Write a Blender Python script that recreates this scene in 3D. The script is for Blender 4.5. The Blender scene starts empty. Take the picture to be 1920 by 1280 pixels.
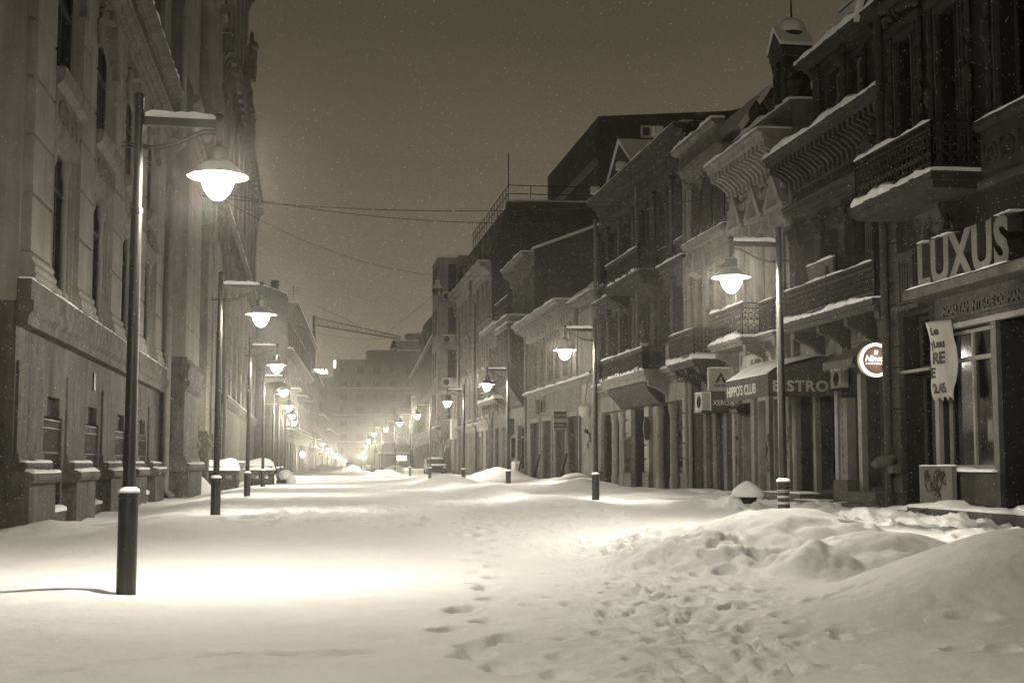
import bpy, bmesh, math, random
import numpy as np
from mathutils import Vector, Matrix
random.seed(7)
PI = math.pi
sc = bpy.context.scene
col = sc.collection

# ------------------------------------------------------------------ camera
cam = bpy.data.cameras.new("camera")
cam_o = bpy.data.objects.new("camera", cam); col.objects.link(cam_o)
cam.sensor_width = 36.0; cam.lens = 36.0*2550/1920; cam.clip_start = 0.1; cam.clip_end = 3000
YAW = math.atan(383/2550); PITCH = math.atan(228/2550)
cam_o.location = (0, 0, 1.25)
cam_o.rotation_euler = (PI/2+PITCH, 0, -YAW)
sc.camera = cam_o
# ------------------------------------------------------------------ render / exposure
sc.render.engine = 'CYCLES'
sc.view_settings.view_transform = 'Standard'; sc.view_settings.look = 'None'
sc.view_settings.exposure = 0.57; sc.view_settings.gamma = 1.0
cy = sc.cycles
cy.use_denoising = True
cy.max_bounces = 5; cy.diffuse_bounces = 3; cy.glossy_bounces = 2; cy.volume_bounces = 1; cy.transparent_max_bounces = 12
cy.sample_clamp_indirect = 3.0; cy.sample_clamp_direct = 0
cy.volume_step_rate = 4
# ------------------------------------------------------------------ night sky
LIGHT_COL = (1.0, 0.912, 0.722)
w = bpy.data.worlds.new("World"); sc.world = w; w.use_nodes = True
nt = w.node_tree; N = nt.nodes; L = nt.links
N.clear()
out = N.new('ShaderNodeOutputWorld'); bg = N.new('ShaderNodeBackground')
tc = N.new('ShaderNodeTexCoord'); sx = N.new('ShaderNodeSeparateXYZ'); cr = N.new('ShaderNodeValToRGB')
L.new(tc.outputs['Generated'], sx.inputs[0]); L.new(sx.outputs['Z'], cr.inputs[0])
e = cr.color_ramp.elements
e[0].position = 0.0; e[0].color = (0.235, 0.202, 0.135, 1)
e[1].position = 0.60; e[1].color = (0.036, 0.030, 0.018, 1)
k = cr.color_ramp.elements.new(0.12); k.color = (0.160, 0.136, 0.089, 1)
k = cr.color_ramp.elements.new(0.30); k.color = (0.078, 0.066, 0.042, 1)
ns = N.new('ShaderNodeTexNoise'); ns.inputs['Scale'].default_value = 3.0; ns.inputs['Detail'].default_value = 4
mx = N.new('ShaderNodeMix'); mx.data_type = 'RGBA'; mx.blend_type = 'MULTIPLY'; mx.inputs[0].default_value = 0.35
L.new(tc.outputs['Generated'], ns.inputs['Vector'])
mr = N.new('ShaderNodeMapRange'); mr.inputs[1].default_value = .3; mr.inputs[2].default_value = .7; mr.inputs[3].default_value = .75; mr.inputs[4].default_value = 1.1
L.new(ns.outputs[0], mr.inputs[0]); L.new(cr.outputs[0], mx.inputs[6]); L.new(mr.outputs[0], mx.inputs[7])
L.new(mx.outputs[2], bg.inputs[0]); bg.inputs[1].default_value = 0.72
L.new(bg.outputs[0], out.inputs[0])
LAMP_POWER = 950.0
SPOT_POWER = 900.0
HAZE_DENSITY = 0.00066

# ------------------------------------------------------------------ helpers
def tag(o, label=None, cat=None, group=None, kind=None):
    if label: o['label'] = label
    if cat: o['category'] = cat
    if group: o['group'] = group
    if kind: o['kind'] = kind
    return o
ORG = {}
def thing(name, label, cat, loc=(0, 0, 0), group=None):
    o = bpy.data.objects.new(name, None); col.objects.link(o)
    o.location = loc; o.empty_display_size = .3
    ORG[o] = Vector(loc)
    return tag(o, label, cat, group)
def Rs(X): return lambda u, w, v: (X-w, u, v)          # facade on the right, facing the street
def Ls(X): return lambda u, w, v: (X+w, u, v)          # facade on the left
def Ys(Y): return lambda u, w, v: (u, Y-w, v)          # wall facing the camera's end of the street
def As(x0, y0, x1, y1):                                # wall along a line, outward to the right of its direction
    d = Vector((x1-x0, y1-y0)); d.normalize(); n = Vector((d.y, -d.x))
    return lambda u, w, v: (x0+d.x*u+n.x*w, y0+d.y*u+n.y*w, v)
ID = lambda u, w, v: (u, w, v)

class MB:
    def __init__(s, T=ID): s.v = []; s.f = []; s.T = T
    def add(s, vs, fs):
        b = len(s.v); s.v += [s.T(*p) for p in vs]; s.f += [tuple(i+b for i in f) for f in fs]; return s
    def box(s, a, b, c, d, e, f):
        return s.add([(a, c, e), (b, c, e), (b, d, e), (a, d, e), (a, c, f), (b, c, f), (b, d, f), (a, d, f)],
                     [(0, 3, 2, 1), (4, 5, 6, 7), (0, 1, 5, 4), (1, 2, 6, 5), (2, 3, 7, 6), (3, 0, 4, 7)])
    def quad(s, *p): return s.add(p, [tuple(range(len(p)))])
    def _prism(s, A, B):
        n = len(A)
        return s.add(A+B, [tuple(range(n-1, -1, -1)), tuple(range(n, 2*n))] + [(i, (i+1) % n, n+(i+1) % n, n+i) for i in range(n)])
    def prism_u(s, prof, u0, u1): return s._prism([(u0, w, v) for w, v in prof], [(u1, w, v) for w, v in prof])
    def prism_w(s, prof, w0, w1): return s._prism([(u, w0, v) for u, v in prof], [(u, w1, v) for u, v in prof])
    def prism_v(s, prof, v0, v1): return s._prism([(u, w, v0) for u, w in prof], [(u, w, v1) for u, w in prof])
    def lathe(s, cu, cw, prof, n=16):
        vs = []; fs = []
        for r, z in prof:
            for i in range(n):
                a = 2*PI*i/n; vs.append((cu+r*math.cos(a), cw+r*math.sin(a), z))
        m = len(prof)
        for j in range(m-1):
            for i in range(n):
                i2 = (i+1) % n; fs.append((j*n+i, j*n+i2, (j+1)*n+i2, (j+1)*n+i))
        fs.append(tuple(range(n-1, -1, -1))); fs.append(tuple((m-1)*n+i for i in range(n)))
        return s.add(vs, fs)
    def tube(s, pts, r, n=8, r1=None):
        P = [Vector(p) for p in pts]; m = len(P); r1 = r if r1 is None else r1; vs = []; fs = []
        up = None
        for j, p in enumerate(P):
            d = (P[min(j+1, m-1)]-P[max(j-1, 0)])
            d = d.normalized() if d.length > 1e-9 else Vector((0, 0, 1))
            if up is None or abs(up.dot(d)) > .95: up = Vector((0, 0, 1)) if abs(d.z) < .9 else Vector((1, 0, 0))
            x = d.cross(up).normalized(); y = x.cross(d).normalized(); up = y
            rr = r+(r1-r)*j/max(1, m-1)
            for i in range(n):
                a = 2*PI*i/n; q = p+x*math.cos(a)*rr+y*math.sin(a)*rr; vs.append(tuple(q))
        for j in range(m-1):
            for i in range(n):
                i2 = (i+1) % n; fs.append((j*n+i, j*n+i2, (j+1)*n+i2, (j+1)*n+i))
        fs.append(tuple(range(n-1, -1, -1))); fs.append(tuple((m-1)*n+i for i in range(n)))
        return s.add(vs, fs)
    def ring(s, c, r, t, a0=0, a1=2*PI, n=12, plane='uv'):
        pts = []
        for i in range(n+1):
            a = a0+(a1-a0)*i/n
            p, q = r*math.cos(a), r*math.sin(a)
            pts.append((c[0]+p, c[1], c[2]+q) if plane == 'uv' else ((c[0], c[1]+p, c[2]+q) if plane == 'wv' else (c[0]+p, c[1]+q, c[2])))
        return s.tube(pts, t, 5)
    def ball(s, c, rx, ry, rz, n=8, m=6, jit=0):
        vs = [(c[0], c[1], c[2]-rz)]
        for j in range(1, m):
            t = -PI/2+PI*j/m
            for i in range(n):
                a = 2*PI*i/n; k = 1+random.uniform(-jit, jit)
                vs.append((c[0]+rx*k*math.cos(t)*math.cos(a), c[1]+ry*k*math.cos(t)*math.sin(a), c[2]+rz*k*math.sin(t)))
        vs.append((c[0], c[1], c[2]+rz)); fs = []
        for i in range(n):
            i2 = (i+1) % n
            fs.append((0, 1+i2, 1+i))
            for j in range(m-2): fs.append((1+j*n+i, 1+j*n+i2, 1+(j+1)*n+i2, 1+(j+1)*n+i))
            fs.append((1+(m-2)*n+i, 1+(m-2)*n+i2, len(vs)-1))
        return s.add(vs, fs)
    def snow(s, u0, u1, w0, w1, v, h, step=.22, over=.03, rag=.35):
        """a rounded uneven strip of lying snow along u"""
        n = max(2, int(abs(u1-u0)/step)); m = 7; vs = []; fs = []
        ph = random.uniform(0, 99)
        for j in range(n+1):
            t = j/n; u = u0+(u1-u0)*t
            k = max(.12, .82+1.25*rag*(math.sin(u*1.9+ph)*.45+math.sin(u*4.3+ph*2)*.3+math.sin(u*9.1+ph*3)*.2)+random.uniform(-.3, .3)*rag)
            if j in (0, n): k *= .55
            hh = h*k; o = over*k*random.uniform(-.6, 1.5); W = w1-w0
            for (a, b) in ((0, 0), (W+o*.5, -.1*h), (W+o, .25*hh), (W+o*.6, .6*hh), (W-.10*min(W, 1), .9*hh), (W*.55, hh), (0, hh*.97)):
                vs.append((u, w0+a, v+b))
        for j in range(n):
            for i in range(m):
                i2 = (i+1) % m; fs.append((j*m+i, j*m+i2, (j+1)*m+i2, (j+1)*m+i))
        fs.append(tuple(range(m))); fs.append(tuple(n*m+i for i in range(m-1, -1, -1)))
        return s.add(vs, fs)
    def build(s, name, mat, parent=None, smooth=35, bevel=0, label=None, recalc=True):
        org = ORG.get(parent, Vector((0, 0, 0)))
        me = bpy.data.meshes.new(name)
        me.from_pydata([(x-org.x, y-org.y, z-org.z) for x, y, z in s.v], [], s.f)
        if recalc or bevel:
            bm = bmesh.new(); bm.from_mesh(me)
            if recalc: bmesh.ops.recalc_face_normals(bm, faces=bm.faces)
            bm.to_mesh(me); bm.free()
        if smooth:
            me.polygons.foreach_set('use_smooth', [True]*len(me.polygons))
            me.set_sharp_from_angle(angle=math.radians(smooth))
        me.materials.append(mat)
        o = bpy.data.objects.new(name, me); col.objects.link(o)
        if parent is not None: o.parent = parent
        ORG[o] = org
        if bevel:
            b = o.modifiers.new('bevel', 'BEVEL'); b.width = bevel; b.segments = 2; b.limit_method = 'ANGLE'
        if label: o['label'] = label
        return o

def copy_tree(o, parent=None):
    c = o.copy(); col.objects.link(c)
    if parent is not None: c.parent = parent
    for ch in list(o.children): copy_tree(ch, c)
    return c

# ------------------------------------------------------------------ materials
MATS = {}
def mat(name, c, rough=.85, var=.25, scale=1.5, streak=0.0, bump=.0, bscale=20, metal=0, spec=.3, spots=0.0, bricks=None):
    if name in MATS: return MATS[name]
    m = bpy.data.materials.new(name); m.use_nodes = True; MATS[name] = m
    nt = m.node_tree; N = nt.nodes; L = nt.links
    p = N['Principled BSDF']; p.inputs['Roughness'].default_value = rough; p.inputs['Metallic'].default_value = metal
    p.inputs['Specular IOR Level'].default_value = spec
    tc = N.new('ShaderNodeTexCoord')
    n1 = N.new('ShaderNodeTexNoise'); n1.inputs['Scale'].default_value = scale; n1.inputs['Detail'].default_value = 6; n1.inputs['Roughness'].default_value = .62
    L.new(tc.outputs['Object'], n1.inputs['Vector'])
    def mul(colsock, valsock, lo, hi, a, b):
        r = N.new('ShaderNodeMapRange'); r.inputs[1].default_value = a; r.inputs[2].default_value = b
        r.inputs[3].default_value = lo; r.inputs[4].default_value = hi; L.new(valsock, r.inputs[0])
        x = N.new('ShaderNodeMix'); x.data_type = 'RGBA'; x.blend_type = 'MULTIPLY'; x.inputs[0].default_value = 1
        if isinstance(colsock, tuple): x.inputs[6].default_value = (*colsock, 1)
        else: L.new(colsock, x.inputs[6])
        L.new(r.outputs[0], x.inputs[7]); return x.outputs[2]
    base = (c, c*.965, c*.88) if not isinstance(c, tuple) else c
    csock = mul(base, n1.outputs[0], 1-var, 1+var*.6, .3, .7)
    if streak:
        mp = N.new('ShaderNodeMapping'); mp.inputs['Scale'].default_value = (1.5, 1.5, .11)
        L.new(tc.outputs['Object'], mp.inputs[0])
        n2 = N.new('ShaderNodeTexNoise'); n2.inputs['Scale'].default_value = 1.3; n2.inputs['Detail'].default_value = 5; n2.inputs['Roughness'].default_value = .7
        L.new(mp.outputs[0], n2.inputs['Vector'])
        csock = mul(csock, n2.outputs[0], 1-streak, 1.10, .30, .62)
    if spots:
        n3 = N.new('ShaderNodeTexNoise'); n3.inputs['Scale'].default_value = 2.2; n3.inputs['Detail'].default_value = 9; n3.inputs['Roughness'].default_value = .75
        L.new(tc.outputs['Object'], n3.inputs['Vector'])
        csock = mul(csock, n3.outputs[0], 1-spots, 1.0, .40, .47)
    hs = None
    if bricks:
        mp = N.new('ShaderNodeMapping'); mp.inputs['Rotation'].default_value = bricks
        L.new(tc.outputs['Object'], mp.inputs[0])
        br = N.new('ShaderNodeTexBrick'); br.inputs['Scale'].default_value = 1.0
        br.inputs['Brick Width'].default_value = .27; br.inputs['Row Height'].default_value = .085; br.inputs['Mortar Size'].default_value = .012
        br.inputs['Color1'].default_value = (1, 1, 1, 1); br.inputs['Color2'].default_value = (.55, .55, .55, 1); br.inputs['Mortar'].default_value = (.9, .9, .9, 1)
        L.new(mp.outputs[0], br.inputs['Vector'])
        x = N.new('ShaderNodeMix'); x.data_type = 'RGBA'; x.blend_type = 'MULTIPLY'; x.inputs[0].default_value = 1
        L.new(csock, x.inputs[6]); L.new(br.outputs['Color'], x.inputs[7]); csock = x.outputs[2]
        hs = br.outputs['Fac']
    L.new(csock, p.inputs['Base Color'])
    if bump:
        n4 = N.new('ShaderNodeTexNoise'); n4.inputs['Scale'].default_value = bscale; n4.inputs['Detail'].default_value = 5
        L.new(tc.outputs['Object'], n4.inputs['Vector'])
        b = N.new('ShaderNodeBump'); b.inputs['Strength'].default_value = bump; b.inputs['Distance'].default_value = .03
        L.new(n4.outputs[0], b.inputs['Height'])
        if hs is not None:
            b2 = N.new('ShaderNodeBump'); b2.inputs['Strength'].default_value = .6; b2.inputs['Distance'].default_value = .01; b2.invert = True
            L.new(hs, b2.inputs['Height']); L.new(b.outputs[0], b2.inputs['Normal']); b = b2
        L.new(b.outputs[0], p.inputs['Normal'])
    return m
def emis(name, c, s):
    if name in MATS: return MATS[name]
    m = bpy.data.materials.new(name); m.use_nodes = True; MATS[name] = m
    p = m.node_tree.nodes['Principled BSDF']
    p.inputs['Base Color'].default_value = (*c, 1); p.inputs['Emission Color'].default_value = (*c, 1); p.inputs['Emission Strength'].default_value = s
    return m

STONE = mat('limestone', .25, var=.22, scale=1.1, streak=.30, bump=.25, bscale=14)
STONE_P = mat('plinth_stone', 0.115, var=.35, scale=.9, streak=.72, bump=.5, bscale=12, spots=.45)
STONE_D = mat('sooty_stone', 0.06, var=.35, scale=1.1, streak=.5, bump=.4, bscale=12)
PLASTER = mat('plaster_pale', 0.24, var=.28, scale=1.3, streak=.38, bump=.25, bscale=18, spots=.2)
PLASTER_M = mat('plaster_mid', 0.135, var=.3, scale=1.2, streak=.45, bump=.3, bscale=16, spots=.25)
PLASTER_D = mat('plaster_dark', 0.045, var=.35, scale=1.2, streak=.5, bump=.35, bscale=14, spots=.3)
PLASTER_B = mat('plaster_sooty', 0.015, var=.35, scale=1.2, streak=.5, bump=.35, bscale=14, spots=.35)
TRIM = mat('stucco_trim', 0.17, var=.3, scale=2.5, streak=.25, bump=.35, bscale=30, spots=.25)
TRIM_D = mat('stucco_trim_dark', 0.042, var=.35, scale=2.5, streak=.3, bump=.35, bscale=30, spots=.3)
TRIM_L = mat('stucco_trim_light', 0.27, var=.22, scale=2.5, streak=.25, bump=.25, bscale=30, spots=.15)
BRICK_Y = mat('brick_end_wall', 0.08, var=.4, scale=.6, streak=.3, bump=.3, bscale=25, bricks=(PI/2, 0, 0))
BRICK_X = mat('brick_pier', 0.05, var=.4, scale=.9, streak=.2, bump=.4, bscale=25, bricks=(PI/2, 0, PI/2))
IRON = mat('wrought_iron', .018, rough=.55, var=.3, scale=8, spec=.4, metal=.2)
POLE = mat('painted_steel', 0.016, rough=.38, var=.25, scale=5, spec=.5)
ZINC = mat('zinc_pipe', .16, rough=.6, var=.3, scale=3, streak=.3, spec=.4)
PIPE_L = mat('pale_pipe', 0.22, rough=.6, var=.2, scale=3, streak=.3, spec=.4)
ROOF = mat('roof_metal', .045, rough=.7, var=.35, scale=.8, streak=.3)
WOOD = mat('weathered_wood', 0.055, var=.4, scale=2.5, streak=.5, bump=.4, bscale=30)
WOOD_D = mat('dark_wood', .045, var=.4, scale=2.5, streak=.4, bump=.3, bscale=30)
WOOD_L = mat('pale_shutter', 0.16, var=.3, scale=2.0, streak=.45, bump=.3, bscale=30)
FRAME = mat('window_frame', 0.07, var=.3, scale=4, rough=.6)
FRAME_L = mat('window_frame_pale', 0.17, var=.25, scale=4, rough=.6)
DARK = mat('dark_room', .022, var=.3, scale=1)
CURT = mat('curtain', 0.17, var=.3, scale=3, streak=.4)
CONC = mat('concrete', 0.075, var=.35, scale=1.6, bump=.4, bscale=18, spots=.3)
CANVAS = mat('awning_canvas', .05, var=.3, scale=3, rough=.9)
CANVAS_M = mat('awning_canvas_mid', .10, var=.3, scale=3, rough=.9)
WHITE = mat('white_plastic', .55, rough=.5, var=.12, scale=3, streak=.2)
AC = mat('grey_casing', .30, rough=.6, var=.2, scale=3, streak=.3)
SIGNW = mat('sign_white', 0.27, rough=.5, var=.2, scale=2, streak=.25)
SIGND = mat('sign_dark', .055, rough=.5, var=.25, scale=2)
INK = mat('black_ink', .02, rough=.6, var=.2, scale=9)
LETTER = mat('letter_pale', 0.3, rough=.5, var=.2, scale=4, streak=.2)
LETTER_D = mat('letter_side', .05, rough=.6, var=.3, scale=4)
CAN = mat('lamp_housing', 0.02, rough=.45, var=.3, scale=6, spec=.5)
ENAMEL = mat('lamp_enamel', 0.06, rough=.4, var=.35, scale=7, spec=.5)
FARWALL = mat('far_wall', 0.15, var=.25, scale=.25, streak=.3)
FARWALL_D = mat('far_wall_dark', 0.085, var=.25, scale=.25, streak=.3)
RUBBER = mat('tyre_rubber', .02, rough=.8)
CARPAINT = mat('car_paint', .03, rough=.3, var=.2, spec=.5)
SKIN = mat('skin', (.35, .25, .18), rough=.6, var=.1)
COAT = mat('winter_coat', .04, var=.3, scale=4)
COAT_L = mat('pale_coat', .35, var=.2, scale=4)
BARK = mat('bark', .06, var=.4, scale=5, bump=.4)

def snow_mat(name, sparkle=False):
    m = bpy.data.materials.new(name); m.use_nodes = True; MATS[name] = m
    nt = m.node_tree; N = nt.nodes; L = nt.links
    p = N['Principled BSDF']; p.inputs['Base Color'].default_value = (.81, .82, .845, 1); p.inputs['Roughness'].default_value = .85
    p.inputs['Specular IOR Level'].default_value = .15
    tc = N.new('ShaderNodeTexCoord')
    a = N.new('ShaderNodeTexNoise'); a.inputs['Scale'].default_value = 9; a.inputs['Detail'].default_value = 6; a.inputs['Roughness'].default_value = .6
    f = N.new('ShaderNodeTexNoise'); f.inputs['Scale'].default_value = 90; f.inputs['Detail'].default_value = 3
    L.new(tc.outputs['Object'], a.inputs['Vector']); L.new(tc.outputs['Object'], f.inputs['Vector'])
    b = N.new('ShaderNodeBump'); b.inputs['Strength'].default_value = .45; b.inputs['Distance'].default_value = .03; L.new(a.outputs[0], b.inputs['Height'])
    b2 = N.new('ShaderNodeBump'); b2.inputs['Strength'].default_value = .35; b2.inputs['Distance'].default_value = .006; L.new(f.outputs[0], b2.inputs['Height'])
    L.new(b.outputs[0], b2.inputs['Normal']); L.new(b2.outputs[0], p.inputs['Normal'])
    if sparkle:                                   # single ice facets: tiny mirror-like cells, each tilted its own way
        vo = N.new('ShaderNodeTexVoronoi'); vo.inputs['Scale'].default_value = 85; L.new(tc.outputs['Object'], vo.inputs['Vector'])
        lt = N.new('ShaderNodeMath'); lt.operation = 'LESS_THAN'; lt.inputs[1].default_value = .22; L.new(vo.outputs['Distance'], lt.inputs[0])
        sp = N.new('ShaderNodeSeparateColor'); L.new(vo.outputs['Color'], sp.inputs[0])
        gt = N.new('ShaderNodeMath'); gt.operation = 'GREATER_THAN'; gt.inputs[1].default_value = .93; L.new(sp.outputs[0], gt.inputs[0])
        mu = N.new('ShaderNodeMath'); mu.operation = 'MULTIPLY'; L.new(lt.outputs[0], mu.inputs[0]); L.new(gt.outputs[0], mu.inputs[1])
        nm = N.new('ShaderNodeVectorMath'); nm.operation = 'MULTIPLY_ADD'; nm.inputs[1].default_value = (1.2, 1.2, 0); nm.inputs[2].default_value = (-.6, -.6, 1)
        L.new(vo.outputs['Color'], nm.inputs[0])
        nn = N.new('ShaderNodeVectorMath'); nn.operation = 'NORMALIZE'; L.new(nm.outputs[0], nn.inputs[0])
        g = N.new('ShaderNodeBsdfGlossy'); g.inputs['Roughness'].default_value = .2; L.new(nn.outputs[0], g.inputs['Normal'])
        dm = N.new('ShaderNodeMath'); dm.operation = 'MULTIPLY'; dm.inputs[1].default_value = .10; L.new(mu.outputs[0], dm.inputs[0]); L.new(dm.outputs[0], g.inputs[0])
        ms = N.new('ShaderNodeAddShader'); L.new(p.outputs[0], ms.inputs[0]); L.new(g.outputs[0], ms.inputs[1])
        L.new(ms.outputs[0], N['Material Output'].inputs['Surface'])
    return m
SNOW = snow_mat('snow')
SNOW_G = snow_mat('snow_ground', True)

def glass_mat():
    m = bpy.data.materials.new('window_glass'); m.use_nodes = True
    nt = m.node_tree; N = nt.nodes; L = nt.links
    N.remove(N['Principled BSDF'])
    t = N.new('ShaderNodeBsdfTransparent'); t.inputs[0].default_value = (.62, .60, .55, 1)
    g = N.new('ShaderNodeBsdfGlossy'); g.inputs['Roughness'].default_value = .06; g.inputs[0].default_value = (.28, .28, .28, 1)
    tc = N.new('ShaderNodeTexCoord'); n = N.new('ShaderNodeTexNoise'); n.inputs['Scale'].default_value = 1.6
    L.new(tc.outputs['Object'], n.inputs['Vector'])
    b = N.new('ShaderNodeBump'); b.inputs['Strength'].default_value = .05; b.inputs['Distance'].default_value = .03; L.new(n.outputs[0], b.inputs['Height']); L.new(b.outputs[0], g.inputs['Normal'])
    fr = N.new('ShaderNodeFresnel'); fr.inputs[0].default_value = 1.5
    ms = N.new('ShaderNodeMixShader'); L.new(fr.outputs[0], ms.inputs[0]); L.new(t.outputs[0], ms.inputs[1]); L.new(g.outputs[0], ms.inputs[2])
    L.new(ms.outputs[0], N['Material Output'].inputs['Surface'])
    return m
GLASS = glass_mat()
def bowl_mat():
    m = bpy.data.materials.new('lit_bowl'); m.use_nodes = True
    nt = m.node_tree; N = nt.nodes; L = nt.links
    N.remove(N['Principled BSDF'])
    t = N.new('ShaderNodeBsdfTransparent'); em = N.new('ShaderNodeEmission'); em.inputs[0].default_value = (1, .96, .86, 1); em.inputs[1].default_value = 80
    ms = N.new('ShaderNodeMixShader'); ms.inputs[0].default_value = .5
    L.new(t.outputs[0], ms.inputs[1]); L.new(em.outputs[0], ms.inputs[2]); L.new(ms.outputs[0], N['Material Output'].inputs['Surface'])
    return m
BOWL = bowl_mat(); BOWL.cycles.emission_sampling = 'NONE'

FONT = bpy.data.fonts[0] if bpy.data.fonts else None
def text(s, name, m, parent, T, u, w, v, size, ext=.01, sx=1.0, bold=0.0, shear=0, align='LEFT', flip=False, label=None, space=1.0):
    """lettering as real extruded mesh on a facade frame T (u along, v up, w outward)"""
    cu = bpy.data.curves.new(name, 'FONT'); cu.body = s; cu.size = size; cu.extrude = ext; cu.offset = bold; cu.shear = shear
    cu.align_x = align; cu.space_character = space; cu.resolution_u = 3
    o = bpy.data.objects.new(name, cu); col.objects.link(o)
    dg = bpy.context.evaluated_depsgraph_get(); dg.update()
    me0 = bpy.data.meshes.new_from_object(o.evaluated_get(dg))
    vs = [tuple(p.co) for p in me0.vertices]; fs = [tuple(p.vertices) for p in me0.polygons]
    bpy.data.objects.remove(o); bpy.data.curves.remove(cu); bpy.data.meshes.remove(me0)
    mb = MB(T)
    k = -1 if flip else 1
    mb.add([(u+k*x*sx, w+z, v+y) for x, y, z in vs], fs)
    return mb.build(name, m, parent, smooth=0, label=label)

# ------------------------------------------------------------------ snow-covered street: one sheet
def hash2(ix, iy, seed):
    h = (ix.astype(np.int64)*374761393+iy.astype(np.int64)*668265263+seed*1442695041) & 0xffffffff
    h = ((h ^ (h >> 13))*1274126177) & 0xffffffff
    return ((h ^ (h >> 16)) & 0xffff)/65535.0
def vnoise(x, y, seed):
    ix = np.floor(x); iy = np.floor(y); fx = x-ix; fy = y-iy
    fx = fx*fx*fx*(fx*(fx*6-15)+10); fy = fy*fy*fy*(fy*(fy*6-15)+10)
    a = hash2(ix, iy, seed); b = hash2(ix+1, iy, seed); c = hash2(ix, iy+1, seed); d = hash2(ix+1, iy+1, seed)
    return (a*(1-fx)+b*fx)*(1-fy)+(c*(1-fx)+d*fx)*fy-.5
def fbm(x, y, s, seed, o=3, g=.5):
    r = 0; a = 1.0
    for i in range(o):
        r = r+a*vnoise(x/s, y/s, seed+i*17); s *= .5; a *= g
    return r
def sstep(a, b, x):
    t = np.clip((x-a)/(b-a), 0, 1); return t*t*(3-2*t)
def drop(y): return -.011*np.maximum(0, y-150)
def drift(y): return .035*np.maximum(0, y-150)

xs = np.concatenate([np.linspace(-90, -12, 14)[:-1], np.linspace(-12, -6, 13)[:-1], np.arange(-6, 13.4, .036), np.linspace(13.5, 20, 12), np.linspace(22, 110, 14)])
ys = [-30, -24, -18, -12, -8, -5, -2, 0, 1.5, 3, 4, 5, 5.6]
y = 6.0
while y < 700:
    ys.append(y); y += max(.034, .0042*y) if y < 90 else .02*y
ys = np.array(ys)
GX, GY = np.meshgrid(xs, ys)
Z = .05*fbm(GX, GY, 5.0, 3, 3)+.028*fbm(GX, GY*1.0, 1.1, 9, 3)
near = sstep(60, 25, GY)
Z += .28*sstep(15, 28, GY)*sstep(-4.7, -1.9, GX)                # the snow lies deeper further up the street
# soft wind ripples across the left of the street
Z += .012*vnoise(GX/2.2, GY/.5, 31)*near*sstep(3, 0, GX)
# trampled path: from the right foreground up the middle of the street
PY = [6, 8, 10.5, 14, 18, 24, 32, 45, 70, 120]; PX = [2.05, 2.4, 3.0, 3.75, 4.2, 4.4, 4.3, 4.1, 3.8, 3.4]
cx = np.interp(GY, PY, PX)
wd = np.interp(GY, PY, [.5, .6, .85, 1.15, 1.3, 1.3, 1.2, 1.1, 1.0, 1.0])
tr = np.exp(-((GX-cx)/wd)**2*1.0)
rg = np.abs(vnoise(GX/.20, GY/.20, 51))+.7*np.abs(vnoise(GX/.11, GY/.11, 52))
Z += tr*(-.035+.085*(rg-.35)*np.interp(GY, [6, 30, 60], [1, .9, .5])+sstep(15, 24, GY)*.13*(np.abs(vnoise(GX/.5, GY/.7, 57))-.15))
# path crossing from the left at about thirty metres
t2 = np.exp(-((GY-(31+.25*GX))/1.3)**2)*sstep(6, 2, GX)*sstep(-4, -1, GX)
Z += t2*.09*(rg-.4)
# bank beside the path on the right side, further up
bk = np.exp(-((GX-(5.6+.004*GY))/.9)**2)*sstep(23, 30, GY)*sstep(120, 70, GY)
Z += bk*(.16+.16*fbm(GX, GY, 2.3, 71, 3))
bk2 = np.exp(-((GX-9.2)/1.5)**2)*sstep(32, 42, GY)*sstep(110, 80, GY)
Z += bk2*(.22+.35*fbm(GX, GY, 3.1, 75, 3))
# pavement along the right-hand houses
pv = sstep(9.2, 10.4, GX)
Z += pv*(.02+.10*fbm(GX, GY, 1.3, 81, 4)+.07*np.abs(fbm(GX, GY, .5, 83, 2)))
# pavement along the left building
lv = sstep(-3.6, -4.8, GX)
Z += lv*(.05+.09*fbm(GX, GY, 1.1, 91, 3))
Z += near*(.020*fbm(GX, GY, .42, 301, 2)+.008*vnoise(GX/.11, GY/.09, 303)+.02*np.maximum(0, vnoise(GX/.8, GY/.5, 305)-.1))
# heaps -----------------------------------------------------------
def heap(cx, cy, rx, ry, h, rot=0, p=2.0, seed=0, rough=.2, lump=.5):
    c, s_ = math.cos(rot), math.sin(rot)
    u = ((GX-cx)*c+(GY-cy)*s_)/rx; v = (-(GX-cx)*s_+(GY-cy)*c)/ry
    d = (np.abs(u)**p+np.abs(v)**p)**(1/p)
    m = np.clip(1-d*(1+rough*1.2*fbm(GX, GY, lump*2.2, seed+5, 2)), 0, 1); m = m*m*(3-2*m)
    return h*m*(1+rough*1.6*fbm(GX, GY, lump*1.6, seed, 3, .55))
big = heap(6.3, 17.3, 2.5, 2.7, .64, .15, 2.0, 101, .07, 1.4)
big = np.maximum(big, heap(6.75, 15.5, 2.1, 1.7, .43, -.2, 2, 121, .10, 1.0))
big = np.maximum(big, heap(5.75, 15.0, .8, .9, .40, .2, 2.2, 131, .14, .7))
big = np.maximum(big, heap(4.9, 16.6, 1.7, 1.9, .33, .4, 2, 111, .22, .6))
big = np.maximum(big, heap(5.2, 18.6, 1.6, 1.8, .36, 0, 2, 113, .2, .8))
bmask = sstep(.02, .2, big)
clod = sstep(6.4, 5.0, GX+.25*(GY-15.5))
plate = np.minimum(1, 5*np.abs(vnoise(GX/.9+.4*vnoise(GX/.4, GY/.4, 157), GY/.8, 151)))
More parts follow.
